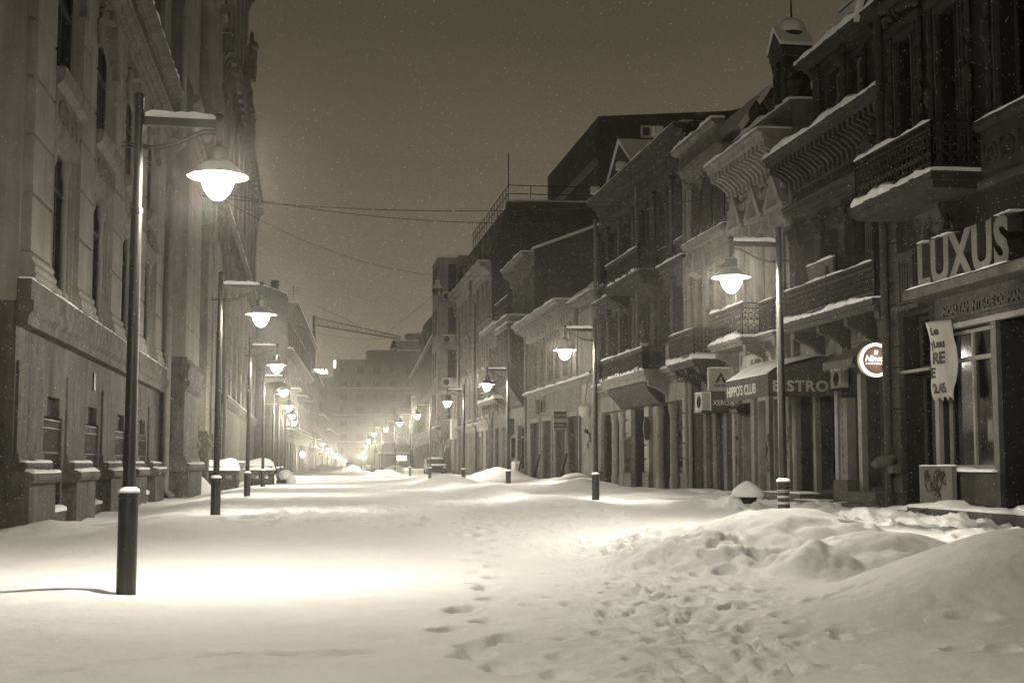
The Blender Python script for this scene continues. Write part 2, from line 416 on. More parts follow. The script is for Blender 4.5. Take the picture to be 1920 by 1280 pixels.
big = big+bmask*(.055*plate-.05+.07*np.abs(vnoise(GX/.45+3, GY/.45, 152))+.02*fbm(GX, GY, .12, 158, 2)+clod*(.07*np.minimum(1, 4*np.abs(vnoise(GX/.30, GY/.26, 155)))+.11*np.abs(vnoise(GX/.13+4, GY/.13, 156))-.05))
Z += np.maximum(big, 0)
Z += heap(6.6, 11.7, 2.4, 2.9, .66, -.35, 2.0, 161, .07, 1.6)
Z += heap(4.9, 10.4, 2.2, 1.6, .16, .1, 2.0, 165, .2, 1.2)
for (hx, hy, rx, ry, hh, sd) in ((9.25, 28.7, .75, .9, .36, 171), (8.6, 29.5, 1.2, 1.0, .22, 172), (10.3, 24.0, .9, 1.0, .20, 173), (11.0, 21.8, .8, .9, .18, 174), (9.4, 21.2, 1.0, 1.0, .15, 175),
                                 (-4.3, 54.8, .9, 1.0, .95, 176), (-4.4, 24.6, 1.0, 1.2, .25, 177), (2.2, 150, 2.6, 6, .9, 178), (4.4, 140, 2.2, 5, .8, 179), (6.6, 118, 1.5, 3, .6, 180), (8.4, 128, 1.8, 4, .9, 181),
                                 (8.8, 44, 1.6, 2.6, .32, 182), (7.0, 48, 1.5, 3, .25, 183), (6.2, 58, 1.6, 4, .3, 184), (5.2, 40, 1.1, 2, .2, 185), (10.4, 52, 1.3, 4, .35, 186), (9.0, 66, 1.6, 5, .4, 187)):
    Z += np.maximum(0, heap(hx, hy, rx, ry, hh, .3, 2, sd, .22, .5))
# bank blown against posts of the left row: a small hollow at the windward foot
for py in (14.2, 27.7, 42.1):
    d = np.hypot((GX+1.78)/.32, (GY-py)/.32); Z -= .07*np.exp(-d*d)
# footprints --------------------------------------------------------
def dent(px, py, a, ln=.30, wd_=.14, dp=.085, lip=.022):
    j0, j1 = np.searchsorted(ys, [py-.6, py+.6]); i0, i1 = np.searchsorted(xs, [px-.6, px+.6])
    if j1 <= j0 or i1 <= i0: return
    X = GX[j0:j1, i0:i1]-px; Y = GY[j0:j1, i0:i1]-py
    c, s_ = math.cos(a), math.sin(a); u = (X*c+Y*s_)/(ln*.5); v = (-X*s_+Y*c)/(wd_*.5)
    d = np.sqrt(u*u+v*v)
    d = d*(1+.35*vnoise(X/.09+px*7, Y/.09+py*3, 7))
    Z[j0:j1, i0:i1] += -dp*(1-sstep(.55, 1.25, d))+lip*np.exp(-((d-1.5)/.35)**2)
rng = random.Random(3)
for (px, py) in ((1.84, 13.9), (1.72, 12.75), (1.33, 11.9), (1.47, 11.05), (1.10, 10.55), (1.42, 9.85), (1.16, 9.55), (1.10, 9.15), (1.25, 8.6), (1.55, 8.2)):
    dent(px+rng.uniform(-.03, .03), py, 1.3+rng.uniform(-.3, .3), .38, .24, .16, .012)
for i in range(26):                                  # the same walker's steps further up the street
    dent(1.9+.075*i+(.11 if i % 2 else -.11)+rng.uniform(-.04, .04), 14.5+i*.66+rng.uniform(-.1, .1), 1.35+rng.uniform(-.2, .2), .40, .24, .15, .015)
for (px, py) in ((-1.12, 9.15), (-.52, 9.3), (-.04, 9.28), (.25, 9.3), (-1.55, 8.75), (-.35, 8.7), (-2.0, 8.6), (.62, 13.2), (2.2, 8.3)):
    dent(px, py, rng.uniform(0, .5), .34, .18, .08, .014)
for i in range(9):                                   # a stranger's line of steps by the second post
    dent(-1.2+i*.38+rng.uniform(-.1, .1), 25.2+i*.42+rng.uniform(-.5, .5), .8, .45, .3, .15, .04)
for i in range(26): dent(rng.uniform(-2.6, 3.0), rng.uniform(22.5, 31), rng.uniform(0, 3), .5, .34, .20, .04)
for i in range(520):
    py = 7.4+(rng.random()**1.05)*24
    px = float(np.interp(py, PY, PX))+rng.gauss(0, .22+.024*py)
    dent(px, py, rng.uniform(.6, 2.4), rng.uniform(.18, .32), rng.uniform(.09, .14), rng.uniform(.03, .08), .014)
for i in range(110):
    dent(rng.uniform(8.6, 11.8), rng.uniform(18.5, 29), rng.uniform(0, 3), .4, .28, .10, .03)
for (px, py) in ((3.55, 9.6), (3.9, 9.5), (4.3, 8.6), (4.55, 8.55), (4.9, 8.5), (5.3, 8.3), (4.9, 9.6), (4.3, 10.9), (4.6, 11.5), (5.0, 7.9), (3.3, 8.2)):
    dent(px, py, rng.uniform(-.5, .5), .32, .15, .055, .012)
for (px, py) in ((4.75, 15.2), (4.7, 16.4), (5.3, 15.75), (6.9, 16.6)):
    dent(px, py, rng.uniform(0, 3), .36, .26, .12, .03)
Z += drop(GY)
def ground_z(x, y):
    j = min(max(int(np.searchsorted(ys, y)), 1), len(ys)-1); i = min(max(int(np.searchsorted(xs, x)), 1), len(xs)-1)
    return float(Z[j, i])
nr, ncl = Z.shape
V = np.stack([GX, GY, Z], -1).reshape(-1, 3)
idx = np.arange(nr*ncl).reshape(nr, ncl)
F = np.stack([idx[:-1, :-1], idx[:-1, 1:], idx[1:, 1:], idx[1:, :-1]], -1).reshape(-1, 4)
me = bpy.data.meshes.new('snow_ground')
me.vertices.add(len(V)); me.vertices.foreach_set('co', V.ravel().astype(np.float32))
me.loops.add(F.size); me.loops.foreach_set('vertex_index', F.ravel().astype(np.int32))
me.polygons.add(len(F)); me.polygons.foreach_set('loop_start', np.arange(0, F.size, 4).astype(np.int32))
me.polygons.foreach_set('use_smooth', np.ones(len(F), bool))
me.update(calc_edges=True); me.validate()
me.materials.append(SNOW_G)
g = bpy.data.objects.new('snow_ground', me); col.objects.link(g)
tag(g, 'deep trampled snow covering the whole street', None, None, 'structure')

# ------------------------------------------------------------------ street lamps
def make_lamp(lit=True, power=1.0):
    r = thing('street_lamp', 'x', 'street lamp')
    s = MB(); s.lathe(0, 0, [(.098, -.6), (.098, .90), (.105, .905), (.105, .95), (.09, .965), (.062, .985)], 20)
    for z in (.80, .86): s.lathe(0, 0, [(.101, z), (.101, z+.012)], 20)
    sl = s.build('base_sleeve', POLE, r)
    MB().lathe(0, 0, [(.107, .952), (.111, .972), (.098, .995), (.066, 1.012)], 16).build('snow_cap', SNOW, sl)
    p = MB(); p.lathe(0, 0, [(.062, .95), (.058, 3.80), (.067, 3.81), (.067, 3.86), (.050, 3.87), (.047, 5.02), (.054, 5.03), (.054, 5.06), (.035, 5.075)], 16)
    p.build('pole', POLE, r)
    a = MB(); a.box(.045, .80, -.035, .035, 4.74, 4.83)
    a.box(.775, .845, -.05, .05, 4.60, 4.87); a.lathe(.81, 0, [(.05, 4.86), (.05, 4.88), (.03, 4.90)], 12)
    am = a.build('arm', POLE, r, bevel=.006)
    MB().snow(.06, .79, -.035, .035, 4.83, .062, .06, .016, .55).build('snow_cap', SNOW, am)
    c = MB()
    pts = [(-.17, 0, 4.515), (0, 0, 4.50), (.15, 0, 4.49), (.35, 0, 4.53), (.52, 0, 4.62), (.66, 0, 4.685), (.80, 0, 4.69)]
    for dy, dz in ((.02, 0), (-.02, .03)): c.tube([(x, y+dy, z+dz) for x, y, z in pts], .0085, 6)
    c.tube([(-.18, .0, 4.51), (.10, 0, 4.505)], .012, 6)
    c.build('stay_rod', POLE, r)
    n = MB(); n.lathe(.81, 0, [(.035, 4.62), (.035, 4.56), (.08, 4.55), (.105, 4.535), (.112, 4.52), (.112, 4.40), (.10, 4.385)], 20)
    n.build('lamp_housing', CAN, r)
    h = MB(); h.lathe(.81, 0, [(.105, 4.40), (.15, 4.375), (.20, 4.335), (.26, 4.275), (.300, 4.245), (.318, 4.237), (.318, 4.228), (.296, 4.232), (.25, 4.262), (.19, 4.318), (.13, 4.352), (.05, 4.365)], 28)
    h.build('lamp_shade', ENAMEL, r)
    b = MB(); b.lathe(.81, 0, [(.05, 4.33), (.165, 4.27), (.172, 4.24), (.168, 4.19), (.150, 4.12), (.118, 4.06), (.075, 4.01), (.035, 3.985), (.008, 3.98)], 20)
    b.build('lamp_bowl', BOWL, r)
    for t in range(4):
        pass
    ld = bpy.data.lights.new('lamp_bulb', 'POINT'); ld.energy = LAMP_POWER*power; ld.color = LIGHT_COL; ld.shadow_soft_size = .09
    lo = bpy.data.objects.new('lamp_bulb', ld); col.objects.link(lo); lo.parent = r; lo.location = (.81, 0, 4.15)
    ld = bpy.data.lights.new('lamp_reflector', 'SPOT'); ld.energy = SPOT_POWER*power; ld.color = LIGHT_COL; ld.shadow_soft_size = .09
    ld.spot_size = math.radians(118); ld.spot_blend = 1.0
    lo = bpy.data.objects.new('lamp_reflector', ld); col.objects.link(lo); lo.parent = r; lo.location = (.81, 0, 4.14); lo.rotation_euler = (math.radians(30), 0, 0)
    return r
proto = make_lamp()
LEFT_Y = [-0.2, 14.25, 27.7, 42.1, 56.9, 72.5, 86.5, 100.0]
LEFT_L = ['black street lamp beside the photographer on the left pavement',
          'tall black street lamp with snowy arm, nearest on the left side',
          'second street lamp of the left row, in front of the left snow-covered plank bench',
          'third street lamp of the left row, in front of the right snow-covered plank bench',
          'fourth street lamp along the left row, against the dark house',
          'fifth street lamp from the camera in the left row',
          'sixth street lamp from the camera in the left row',
          'last street lamp of the straight left row, before the street bends']
RIGHT_Y = [21.0, 35.4, 51.2, 66.2, 84.5, 101, 118.5, 140]
RIGHT_L = ['black street lamp behind the big snow heap, nearest lamp on the right, banded sleeve',
           'second street lamp of the right row, in front of the brick pier with the graffiti',
           'third street lamp of the right row, in front of the iron balcony',
           'fourth street lamp of the right row, before the pale house with long drainpipes',
           'fifth street lamp of the right row, beside the overhanging bay',
           'sixth street lamp of the right row, in front of the snow-covered white stall',
           'seventh street lamp of the right row, in front of the market awning',
           'eighth street lamp of the right row, left of the market awning']
first = True
VARY = {0: 1.6, 1: 1.0, 2: .55, 3: .8, 4: 1.15, 5: .9, 8: 1.2, 9: .85, 10: 1.05, 11: .9}   # bulbs age unevenly
lamp_no = 0
def put_lamp(x, y, rz, label, group):
    global first, lamp_no
    o = proto if first else copy_tree(proto)
    first = False
    o.location = (x, y, float(drop(np.array(y)))); o.rotation_euler = (rng.uniform(-.006, .006), rng.uniform(-.006, .006), rz); o['label'] = label; o['group'] = group
    for ch in o.children:
        if ch.type == 'LIGHT' and lamp_no in VARY: ch.data = ch.data.copy(); ch.data.energy = (LAMP_POWER if ch.data.type == 'POINT' else SPOT_POWER)*VARY[lamp_no]
    lamp_no += 1
    return o
for y, lb in zip(LEFT_Y, LEFT_L): put_lamp(-1.78, y, rng.uniform(-.05, .05), lb, 'street lamps along the left side')
for y, lb in zip(RIGHT_Y, RIGHT_L): put_lamp(7.55, y, PI+rng.uniform(-.05, .05), lb, 'street lamps along the right side')
ORD = ['first', 'second', 'third', 'fourth', 'fifth', 'sixth', 'seventh', 'eighth', 'ninth']
for i in range(8):
    y = 186+i*27
    put_lamp(-.4+drift(y)*1.25, y, 0, 'far street lamp on the left, %s past the bend' % ORD[i], 'far street lamps down the sloping left side')
for i in range(5):
    y = 168+i*30
    put_lamp(7.6+drift(y), y, PI, 'far street lamp on the right, %s past the market awning' % ORD[i], 'far street lamps down the sloping right side')
# reflective bands and sticker on the nearest right-hand sleeve
b = MB()
for z in (.70, .60, .79): b.lathe(0, 0, [(.1005, z), (.1005, z+.035)], 20)
near_right = [o for o in col.objects if o.get('label') == RIGHT_L[0]][0]
bo = b.build('reflective_band', WHITE, None); bo.parent = near_right

# ------------------------------------------------------------------ building kit
class Fac:
    """one street front in frame T: u along, v up, w outward; collects openings, then builds the wall round them"""
    def __init__(s, b, T, u0, u1, v0, v1, wall, depth=9, trim=None, cap=SNOW):
        s.b, s.T, s.u0, s.u1, s.v0, s.v1, s.wall, s.depth, s.trim = b, T, u0, u1, v0, v1, wall, depth, trim or wall
        s.h = []
    def mb(s): return MB(s.T)
    def finish(s, name='wall', back=True, top=True):
        U = sorted({s.u0, s.u1} | {h[0] for h in s.h} | {h[1] for h in s.h})
        Vv = sorted({s.v0, s.v1} | {h[2] for h in s.h} | {h[3] for h in s.h})
        m = MB(s.T)
        for i in range(len(U)-1):
            run = None
            for j in range(len(Vv)-1):
                uc, vc = (U[i]+U[i+1])/2, (Vv[j]+Vv[j+1])/2
                hole = any(h[0] < uc < h[1] and h[2] < vc < h[3] for h in s.h)
                if not hole:
                    run = [Vv[j], Vv[j+1]] if run is None else [run[0], Vv[j+1]]
                if (hole or j == len(Vv)-2) and run is not None:
                    m.quad((U[i], 0, run[0]), (U[i+1], 0, run[0]), (U[i+1], 0, run[1]), (U[i], 0, run[1])); run = None
        for (a, b, c, d, dp) in s.h:
            m.quad((a, 0, c), (a, -dp, c), (a, -dp, d), (a, 0, d)); m.quad((b, 0, c), (b, 0, d), (b, -dp, d), (b, -dp, c))
            m.quad((a, 0, d), (a, -dp, d), (b, -dp, d), (b, 0, d)); m.quad((a, 0, c), (b, 0, c), (b, -dp, c), (a, -dp, c))
        D = s.depth
        if back:
            m.quad((s.u0, 0, s.v0), (s.u0, 0, s.v1), (s.u0, -D, s.v1), (s.u0, -D, s.v0))
            m.quad((s.u1, 0, s.v0), (s.u1, -D, s.v0), (s.u1, -D, s.v1), (s.u1, 0, s.v1))
            m.quad((s.u0, -D, s.v0), (s.u0, -D, s.v1), (s.u1, -D, s.v1), (s.u1, -D, s.v0))
        if top: m.quad((s.u0, 0, s.v1), (s.u1, 0, s.v1), (s.u1, -D, s.v1), (s.u0, -D, s.v1))
        return m.build(name, s.wall, s.b, smooth=0, recalc=False)
    def win(s, u0, u1, v0, v1, d=.28, arch=False, frame=FRAME, transom=.70, mull=1, curtain=0, sill=True, surround=0, pediment=0, snow=.05, kind='window', room=DARK, grille=False, trim=None):
        T, b = s.T, s.b; trim = trim or s.trim
        s.h.append((u0, u1, v0, v1, d+.35))
        t = .07; H = v1-v0; W = u1-u0
        f = MB(T)
        f.box(u0, u0+t, -d, -d+.07, v0, v1); f.box(u1-t, u1, -d, -d+.07, v0, v1)
        f.box(u0+t, u1-t, -d, -d+.07, v1-t, v1); f.box(u0+t, u1-t, -d, -d+.07, v0, v0+t*1.4)
        if transom: f.box(u0+t, u1-t, -d+.003, -d+.085, v0+H*transom-.04, v0+H*transom+.04)
        for k in range(mull):
            u = u0+W*(k+1)/(mull+1)
            if transom:
                f.box(u-.035, u+.035, -d+.002, -d+.08, v0+t*1.4, v0+H*transom-.04); f.box(u-.03, u+.03, -d+.002, -d+.075, v0+H*transom+.04, v1-t)
            else: f.box(u-.035, u+.035, -d+.002, -d+.08, v0+t*1.4, v1-t)
        o = f.build(kind, frame, b, smooth=0)
        p = MB(T); p.quad((u0, -d+.03, v0), (u1, -d+.03, v0), (u1, -d+.03, v1), (u0, -d+.03, v1)); p.build('pane', GLASS, o, smooth=0, recalc=False)
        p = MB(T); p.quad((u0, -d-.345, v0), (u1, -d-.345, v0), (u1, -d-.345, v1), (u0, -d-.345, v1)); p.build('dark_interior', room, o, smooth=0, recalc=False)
        if curtain:
            c = MB(T); n = 8
            for (a, e) in ((u0+.05, u0+.05+W*curtain), (u1-.05-W*curtain, u1-.05)):
                pts = [(a+(e-a)*i/n, -d-.10+.03*math.sin(i*2.1)) for i in range(n+1)]
                c.add([(x, y, v0+.05) for x, y in pts]+[(x, y, v1-.05) for x, y in pts], [(i, i+1, n+2+i, n+1+i) for i in range(n)])
            c.build('curtain', CURT, o)
        if arch:
            a = MB(T); R = W/2; uc = (u0+u1)/2; rise = min(R, arch if arch is not True else R); n = 12; z0 = v1-rise
            for sgn in (-1, 1):
                pr = [(uc+sgn*R, v1), (uc, v1)]+[(uc+sgn*R*math.sin(PI/2*i/n), z0+rise*math.cos(PI/2*i/n)) for i in range(n+1)]
                a.prism_w(pr[:1]+pr[2:] if False else pr, -d+.09, -.003)
            a.build('arch_spandrel', s.wall, o, smooth=0)
        if surround:
            q = MB(T); k = surround; w_ = .07
            q.box(u0-k, u0-.002, 0, w_, v0, v1+(0 if arch else k)); q.box(u1+.002, u1+k, 0, w_, v0, v1+(0 if arch else k))
            q.box(u0-k*.55, u0-k*.2, w_, w_+.035, v0, v1); q.box(u1+k*.2, u1+k*.55, w_, w_+.035, v0, v1)
            if not arch: q.box(u0-.002, u1+.002, 0, w_-.004, v1+.002, v1+k-.004)
            else:
                R = W/2; uc = (u0+u1)/2; rise = min(R, arch if arch is not True else R); z0 = v1-rise; n = 14
                def P(r_, i): a_ = PI*i/n; return (uc+r_*math.cos(a_), z0+(rise/R)*r_*math.sin(a_))
                for i in range(n):
                    q.prism_w([P(R, i), P(R+k, i), P(R+k, i+1), P(R, i+1)], 0, w_-.003)
            q.build('surround', trim, o, smooth=0)
        if pediment:
            q = MB(T); uc = (u0+u1)/2; k = W/2+.32; z = v1+.32; pj = .30; ph = pediment
            q.box(u0-.16, u1+.16, 0, .09, v1+.16, z)                      # frieze
            for uu in (u0-.12, u1+.12): q.box(uu-.07, uu+.07, .09, .22, v1+.0, z)
            for i in range(7): q.box(u0-.05+(W+.1)*i/7, u0-.05+(W+.1)*(i+.5)/7, .09, .16, z-.13, z-.02)
            q.box(uc-k, uc+k, 0, pj, z, z+.12)
            q.prism_w([(uc-k, z+.121), (uc-k+.28, z+.121), (uc, z+ph-.14), (uc, z+ph+.03)], 0, pj+.03)
            q.prism_w([(uc+k, z+.121), (uc, z+ph+.03), (uc, z+ph-.14), (uc+k-.28, z+.121)], 0, pj+.03)
            q.prism_w([(uc-k+.28, z+.121), (uc+k-.28, z+.121), (uc, z+ph-.141)], 0, .06)
            po = q.build('pediment', trim, o, smooth=0)
        if sill:
            q = MB(T); q.box(u0-.14, u1+.14, -.05, .16, v0-.13, v0-.003); q.box(u0-.10, u1+.10, 0, .09, v0-.24, v0-.13)
            so = q.build('sill', trim, o, smooth=0)
            if snow:
                MB(T).snow(u0-.13, u1+.13, -.04, .15, v0-.003, snow, .12).build('snow_cap', SNOW, o)
        if grille:
            q = MB(T); n = max(4, int(W/.11))
            for i in range(n+1): q.box(u0+W*i/n-.012, u0+W*i/n+.012, -d+.10, -d+.124, v0, v1-.02)
            for k in (.04, .12, .6, .88, .97): q.box(u0, u1, -d+.095, -d+.13, v0+H*k-.012, v0+H*k+.012)
            for i in range(n): q.ring((u0+W*(i+.5)/n, -d+.112, v0+H*.925), .045, .008, n=8)
            q.build('grille', IRON, o, smooth=0)
        return o
    def cornice(s, u0, u1, v0, v1, pj, mat_=None, snow=.1, dent=0, brk=0, bh=.5, w0=0, name='cornice', steps=5, endpad=0):
        m = MB(s.T); prof = [(w0, v0)]
        pts = [(0, 0), (.10, 0), (.12, .22), (.22, .25), (.26, .42), (.48, .46), (.52, .66), (.88, .70), (.90, .86), (1, .90), (1, 1), (0, 1)]
        m.prism_u([(w0+pj*a, v0+(v1-v0)*b_) for a, b_ in pts], u0-endpad, u1+endpad)
        H = v1-v0
        if dent:
            n = int((u1-u0)/dent)
            for i in range(n):
                u = u0+(u1-u0)*(i+.25)/n; m.box(u, u+dent*.55, w0+pj*.24, w0+pj*.44, v0+H*.44, v0+H*.66)
        if brk:
            n = max(2, int((u1-u0)/brk)); bw = min(.2, brk*.35)
            for i in range(n+1):
                u = u0+bw+(u1-u0-2*bw)*i/n
                m.prism_u([(w0+.02, v0-H*bh), (w0+pj*.12, v0-H*bh), (w0+pj*.25, v0-H*bh*.55), (w0+pj*.28, v0+H*.1), (w0+pj*.55, v0+H*.35), (w0+pj*.8, v0+H*.45), (w0+pj*.8, v0+H*.69), (w0+.02, v0+H*.69)], u-bw/2, u+bw/2)
                m.ball((u, w0+pj*.22, v0-H*bh*.7), bw*.6, .06, .09, 6, 4)
        o = m.build(name, mat_ or s.trim, s.b, smooth=25)
        if snow: MB(s.T).snow(u0-endpad, u1+endpad, w0, w0+pj, v1, snow, .3, .04, .55).build('snow_cap', SNOW, o)
        return o
    def band(s, u0, u1, v0, v1, pj, mat_=None, snow=0, name='string_course'):
        m = MB(s.T); m.prism_u([(0, v0), (pj*.7, v0+.02), (pj*.75, v0+(v1-v0)*.4), (pj, v0+(v1-v0)*.6), (pj, v1), (0, v1)], u0, u1)
        o = m.build(name, mat_ or s.trim, s.b, smooth=25)
        if snow: MB(s.T).snow(u0, u1, 0, pj, v1, snow, .3, .03, .5).build('snow_cap', SNOW, o)
        return o
    def pilaster(s, u0, u1, v0, v1, w, cap='corinth', flute=0, mat_=None, base=.35, capH=.5, name='pilaster'):
        m = MB(s.T); e = .05; capM = None
        m.box(u0-e, u1+e, 0, w+e, v0, v0+base*.5); m.box(u0-e*.5, u1+e*.5, 0, w+e*.5, v0+base*.5, v0+base)
        zt = v1-(capH if cap else 0)
        m.box(u0, u1, 0, w, v0+base, zt)
        if flute:
            n = flute
            for i in range(n):
                a = u0+(u1-u0)*(i+.2)/n; c = u0+(u1-u0)*(i+.8)/n
                m.box(a, c, w, w+.025, v0+base+.1, zt-.08)
        if cap == 'corinth':
            W = u1-u0
            m.box(u0-.02, u1+.02, 0, w+.03, zt, zt+.06)
            for row, (z, k, nn) in enumerate(((zt+.06, 0, 4), (zt+capH*.42, .05, 3))):
                for i in range(nn):
                    uu = u0-k*.5+(W+k)*(i+.5)/nn
                    m.ball((uu, w*.6+.04+k, z+capH*.18), W/nn*.46, .08, capH*.22, 6, 5, .15); m.ball((uu, w*.6+.12+k, z+capH*.33), W/nn*.3, .05, .05, 5, 4)
            for uu in (u0-.03, u1+.03): m.ring((uu, w+.05, v1-capH*.22), .07, .03, n=8)
            m.box(u0-.09, u1+.09, 0, w+.13, v1-.09, v1)
        elif cap == 'plain':
            m.box(u0-.04, u1+.04, 0, w+.04, zt, zt+capH*.3); m.box(u0-.0, u1+.0, 0, w, zt+capH*.3, zt+capH*.6); m.box(u0-.08, u1+.08, 0, w+.09, zt+capH*.6, v1)
        return m.build(name, mat_ or s.trim, s.b, smooth=30)
    def rustic(s, u0, u1, v0, v1, w, bh, mat_=None, gap=.035, name='pier', joint=0):
        m = MB(s.T); n = max(1, round((v1-v0)/bh)); h = (v1-v0)/n
        m.box(u0+.06, u1-.06, 0, max(.02, w-.07), v0, v1)
        for i in range(n):
            z = v0+h*i
            m.box(u0, u1, 0, w, z+gap*.5, z+h-gap*.5)
        return m.build(name, mat_ or s.trim, s.b, smooth=0)
    def balcony(s, u0, u1, z, dp, th=.2, rail='scroll', rh=1.0, snow=.16, mat_=None, consoles=2, railmat=IRON, name='balcony', slabprof=True, snowrail=.05):
        T = s.T; mat_ = mat_ or s.trim; m = MB(T)
        m.box(u0, u1, 0, dp, z-th*.55, z); m.box(u0+.06, u1-.06, 0, dp-.07, z-th, z-th*.55)
        for i in range(consoles):
            u = u0+.25+(u1-u0-.5)*(i/(consoles-1) if consoles > 1 else .5)
            m.prism_u([(0, z-th-.75), (.1, z-th-.7), (.16, z-th-.45), (.45*dp, z-th-.28), (.8*dp, z-th-.16), (.82*dp, z-th-.002), (0, z-th-.002)], u-.11, u+.11)
            m.ring((u, .16, z-th-.35), .10, .05, n=8, plane='wv')
        o = m.build(name, mat_, s.b, smooth=30)
        MB(T).snow(u0, u1, .02, dp, z, snow, .14, .06, .5).build('snow_cap', SNOW, o)
        r = MB(T); e = .07
        segs = [((u0+e, .0), (u0+e, dp-e)), ((u0+e, dp-e), (u1-e, dp-e)), ((u1-e, dp-e), (u1-e, 0))]
        for (a, b_) in segs:
            ln = math.hypot(b_[0]-a[0], b_[1]-a[1]); du, dw = (b_[0]-a[0])/ln, (b_[1]-a[1])/ln; along = abs(du) > .5
            if rail == 'baluster':
                r.add(*_bar(a, b_, z+rh-.14, z+rh, .16)); r.add(*_bar(a, b_, z, z+.12, .16))
                n = max(2, int(ln/.24))
                for i in range(n+1):
                    p = (a[0]+(b_[0]-a[0])*i/n, a[1]+(b_[1]-a[1])*i/n)
                    if i in (0, n): r.box(p[0]-.11, p[0]+.11, p[1]-.11, p[1]+.11, z, z+rh+.02)
                    else: r.lathe(p[0], p[1], [(.05, z+.12), (.09, z+rh*.32), (.045, z+rh*.55), (.04, z+rh*.7), (.07, z+rh-.14)], 8)
            else:
                for zz, t in ((z+rh-.03, .035), (z+.10, .025), (z+rh-.17, .02)): r.add(*_bar(a, b_, zz, zz+t, .035))
                n = max(2, int(ln/(.115 if rail == 'bars' else .17)))
                for i in range(n+1):
                    p = (a[0]+(b_[0]-a[0])*i/n, a[1]+(b_[1]-a[1])*i/n); t = .018 if i in (0, n) else .009
                    r.box(p[0]-t, p[0]+t, p[1]-t, p[1]+t, z, z+rh-.01)
                    if i < n:
                        c = (a[0]+(b_[0]-a[0])*(i+.5)/n, a[1]+(b_[1]-a[1])*(i+.5)/n); pl = 'uv' if along else 'wv'
                        if rail == 'bars':
                            for q in (.24, .40, .56, .72): r.ring((c[0], c[1], z+rh*q), .05, .013, n=6, plane=pl)
                            r.ring((c[0], c[1], z+rh-.095), .045, .012, n=6, plane=pl)
                        else:
                            r.ring((c[0], c[1], z+.24), .075, .013, n=8, plane=pl); r.ring((c[0], c[1], z+.42), .085, .014, .6, 5.6, n=9, plane=pl)
                            r.ring((c[0], c[1], z+.60), .07, .013, -2.4, 2.6, n=8, plane=pl); r.ring((c[0], c[1], z+.74), .055, .012, n=7, plane=pl)
                            r.ball((c[0], c[1], z+.51), .035, .035, .05, 5, 4); r.ring((c[0], c[1], z+rh-.10), .05, .011, n=6, plane=pl)
        ro = r.build('railing', railmat, o, smooth=30)
        if snowrail:
            sn = MB(T); sn.snow(u0+e, u1-e, dp-e-.03, dp-e+.03, z+rh, snowrail, .15, .015, .8)
            if rail == 'baluster': sn.snow(u0, u1, dp-.16, dp+.02, z+rh, snowrail, .15, .02, .6)
            sn.build('snow_cap', SNOW, ro)
        return o
    def pipe(s, u, v0, v1, w=.12, r=.06, mat_=ZINC, jogs=()):
        pts = [(u+.05, w+.25, v0), (u, w, v0+.25)]
        for z, dw in jogs: pts += [(u, w, z-.25), (u, w+dw, z)]; w = w+dw
        pts += [(u, w, v1)]
        m = MB(s.T); m.tube(pts, r, 10)
        z = v0+1.2
        while z < v1: m.lathe(u, w, [(r*1.25, z), (r*1.25, z+.06)], 10) if not jogs else None; z += 1.9
        return m.build('downpipe', mat_, s.b, smooth=40)
    def relief(s, u0, u1, v0, v1, n, mat_=None, w=.03, name='relief_panel'):
        m = MB(s.T); m.box(u0, u1, 0, w, v0, v0+.05); m.box(u0, u1, 0, w, v1-.05, v1)
        for i in range(n):
            u = u0+(u1-u0)*(i+.5)/n; h = (v1-v0); hw = (u1-u0)/n
            m.ring((u, w, (v0+v1)/2), min(hw, h)*.28, .035, n=9); m.ball((u, w, (v0+v1)/2), hw*.12, .06, h*.14, 6, 4)
            m.ball((u+hw*.42, w, (v0+v1)/2), hw*.1, .05, h*.3, 6, 4, .2)
        return m.build(name, mat_ or s.trim, s.b, smooth=40)
    def part(s, name, m, mat_, parent=None, smooth=35): return m.build(name, mat_, parent or s.b, smooth)
def _bar(a, b, z0, z1, t):
    d = Vector((b[0]-a[0], b[1]-a[1])).normalized(); n = Vector((-d.y, d.x))*t/2
    P = [(a[0]+n.x, a[1]+n.y), (b[0]+n.x, b[1]+n.y), (b[0]-n.x, b[1]-n.y), (a[0]-n.x, a[1]-n.y)]
    return ([(x, y, z0) for x, y in P]+[(x, y, z1) for x, y in P], [(0, 3, 2, 1), (4, 5, 6, 7), (0, 1, 5, 4), (1, 2, 6, 5), (2, 3, 7, 6), (3, 0, 4, 7)])

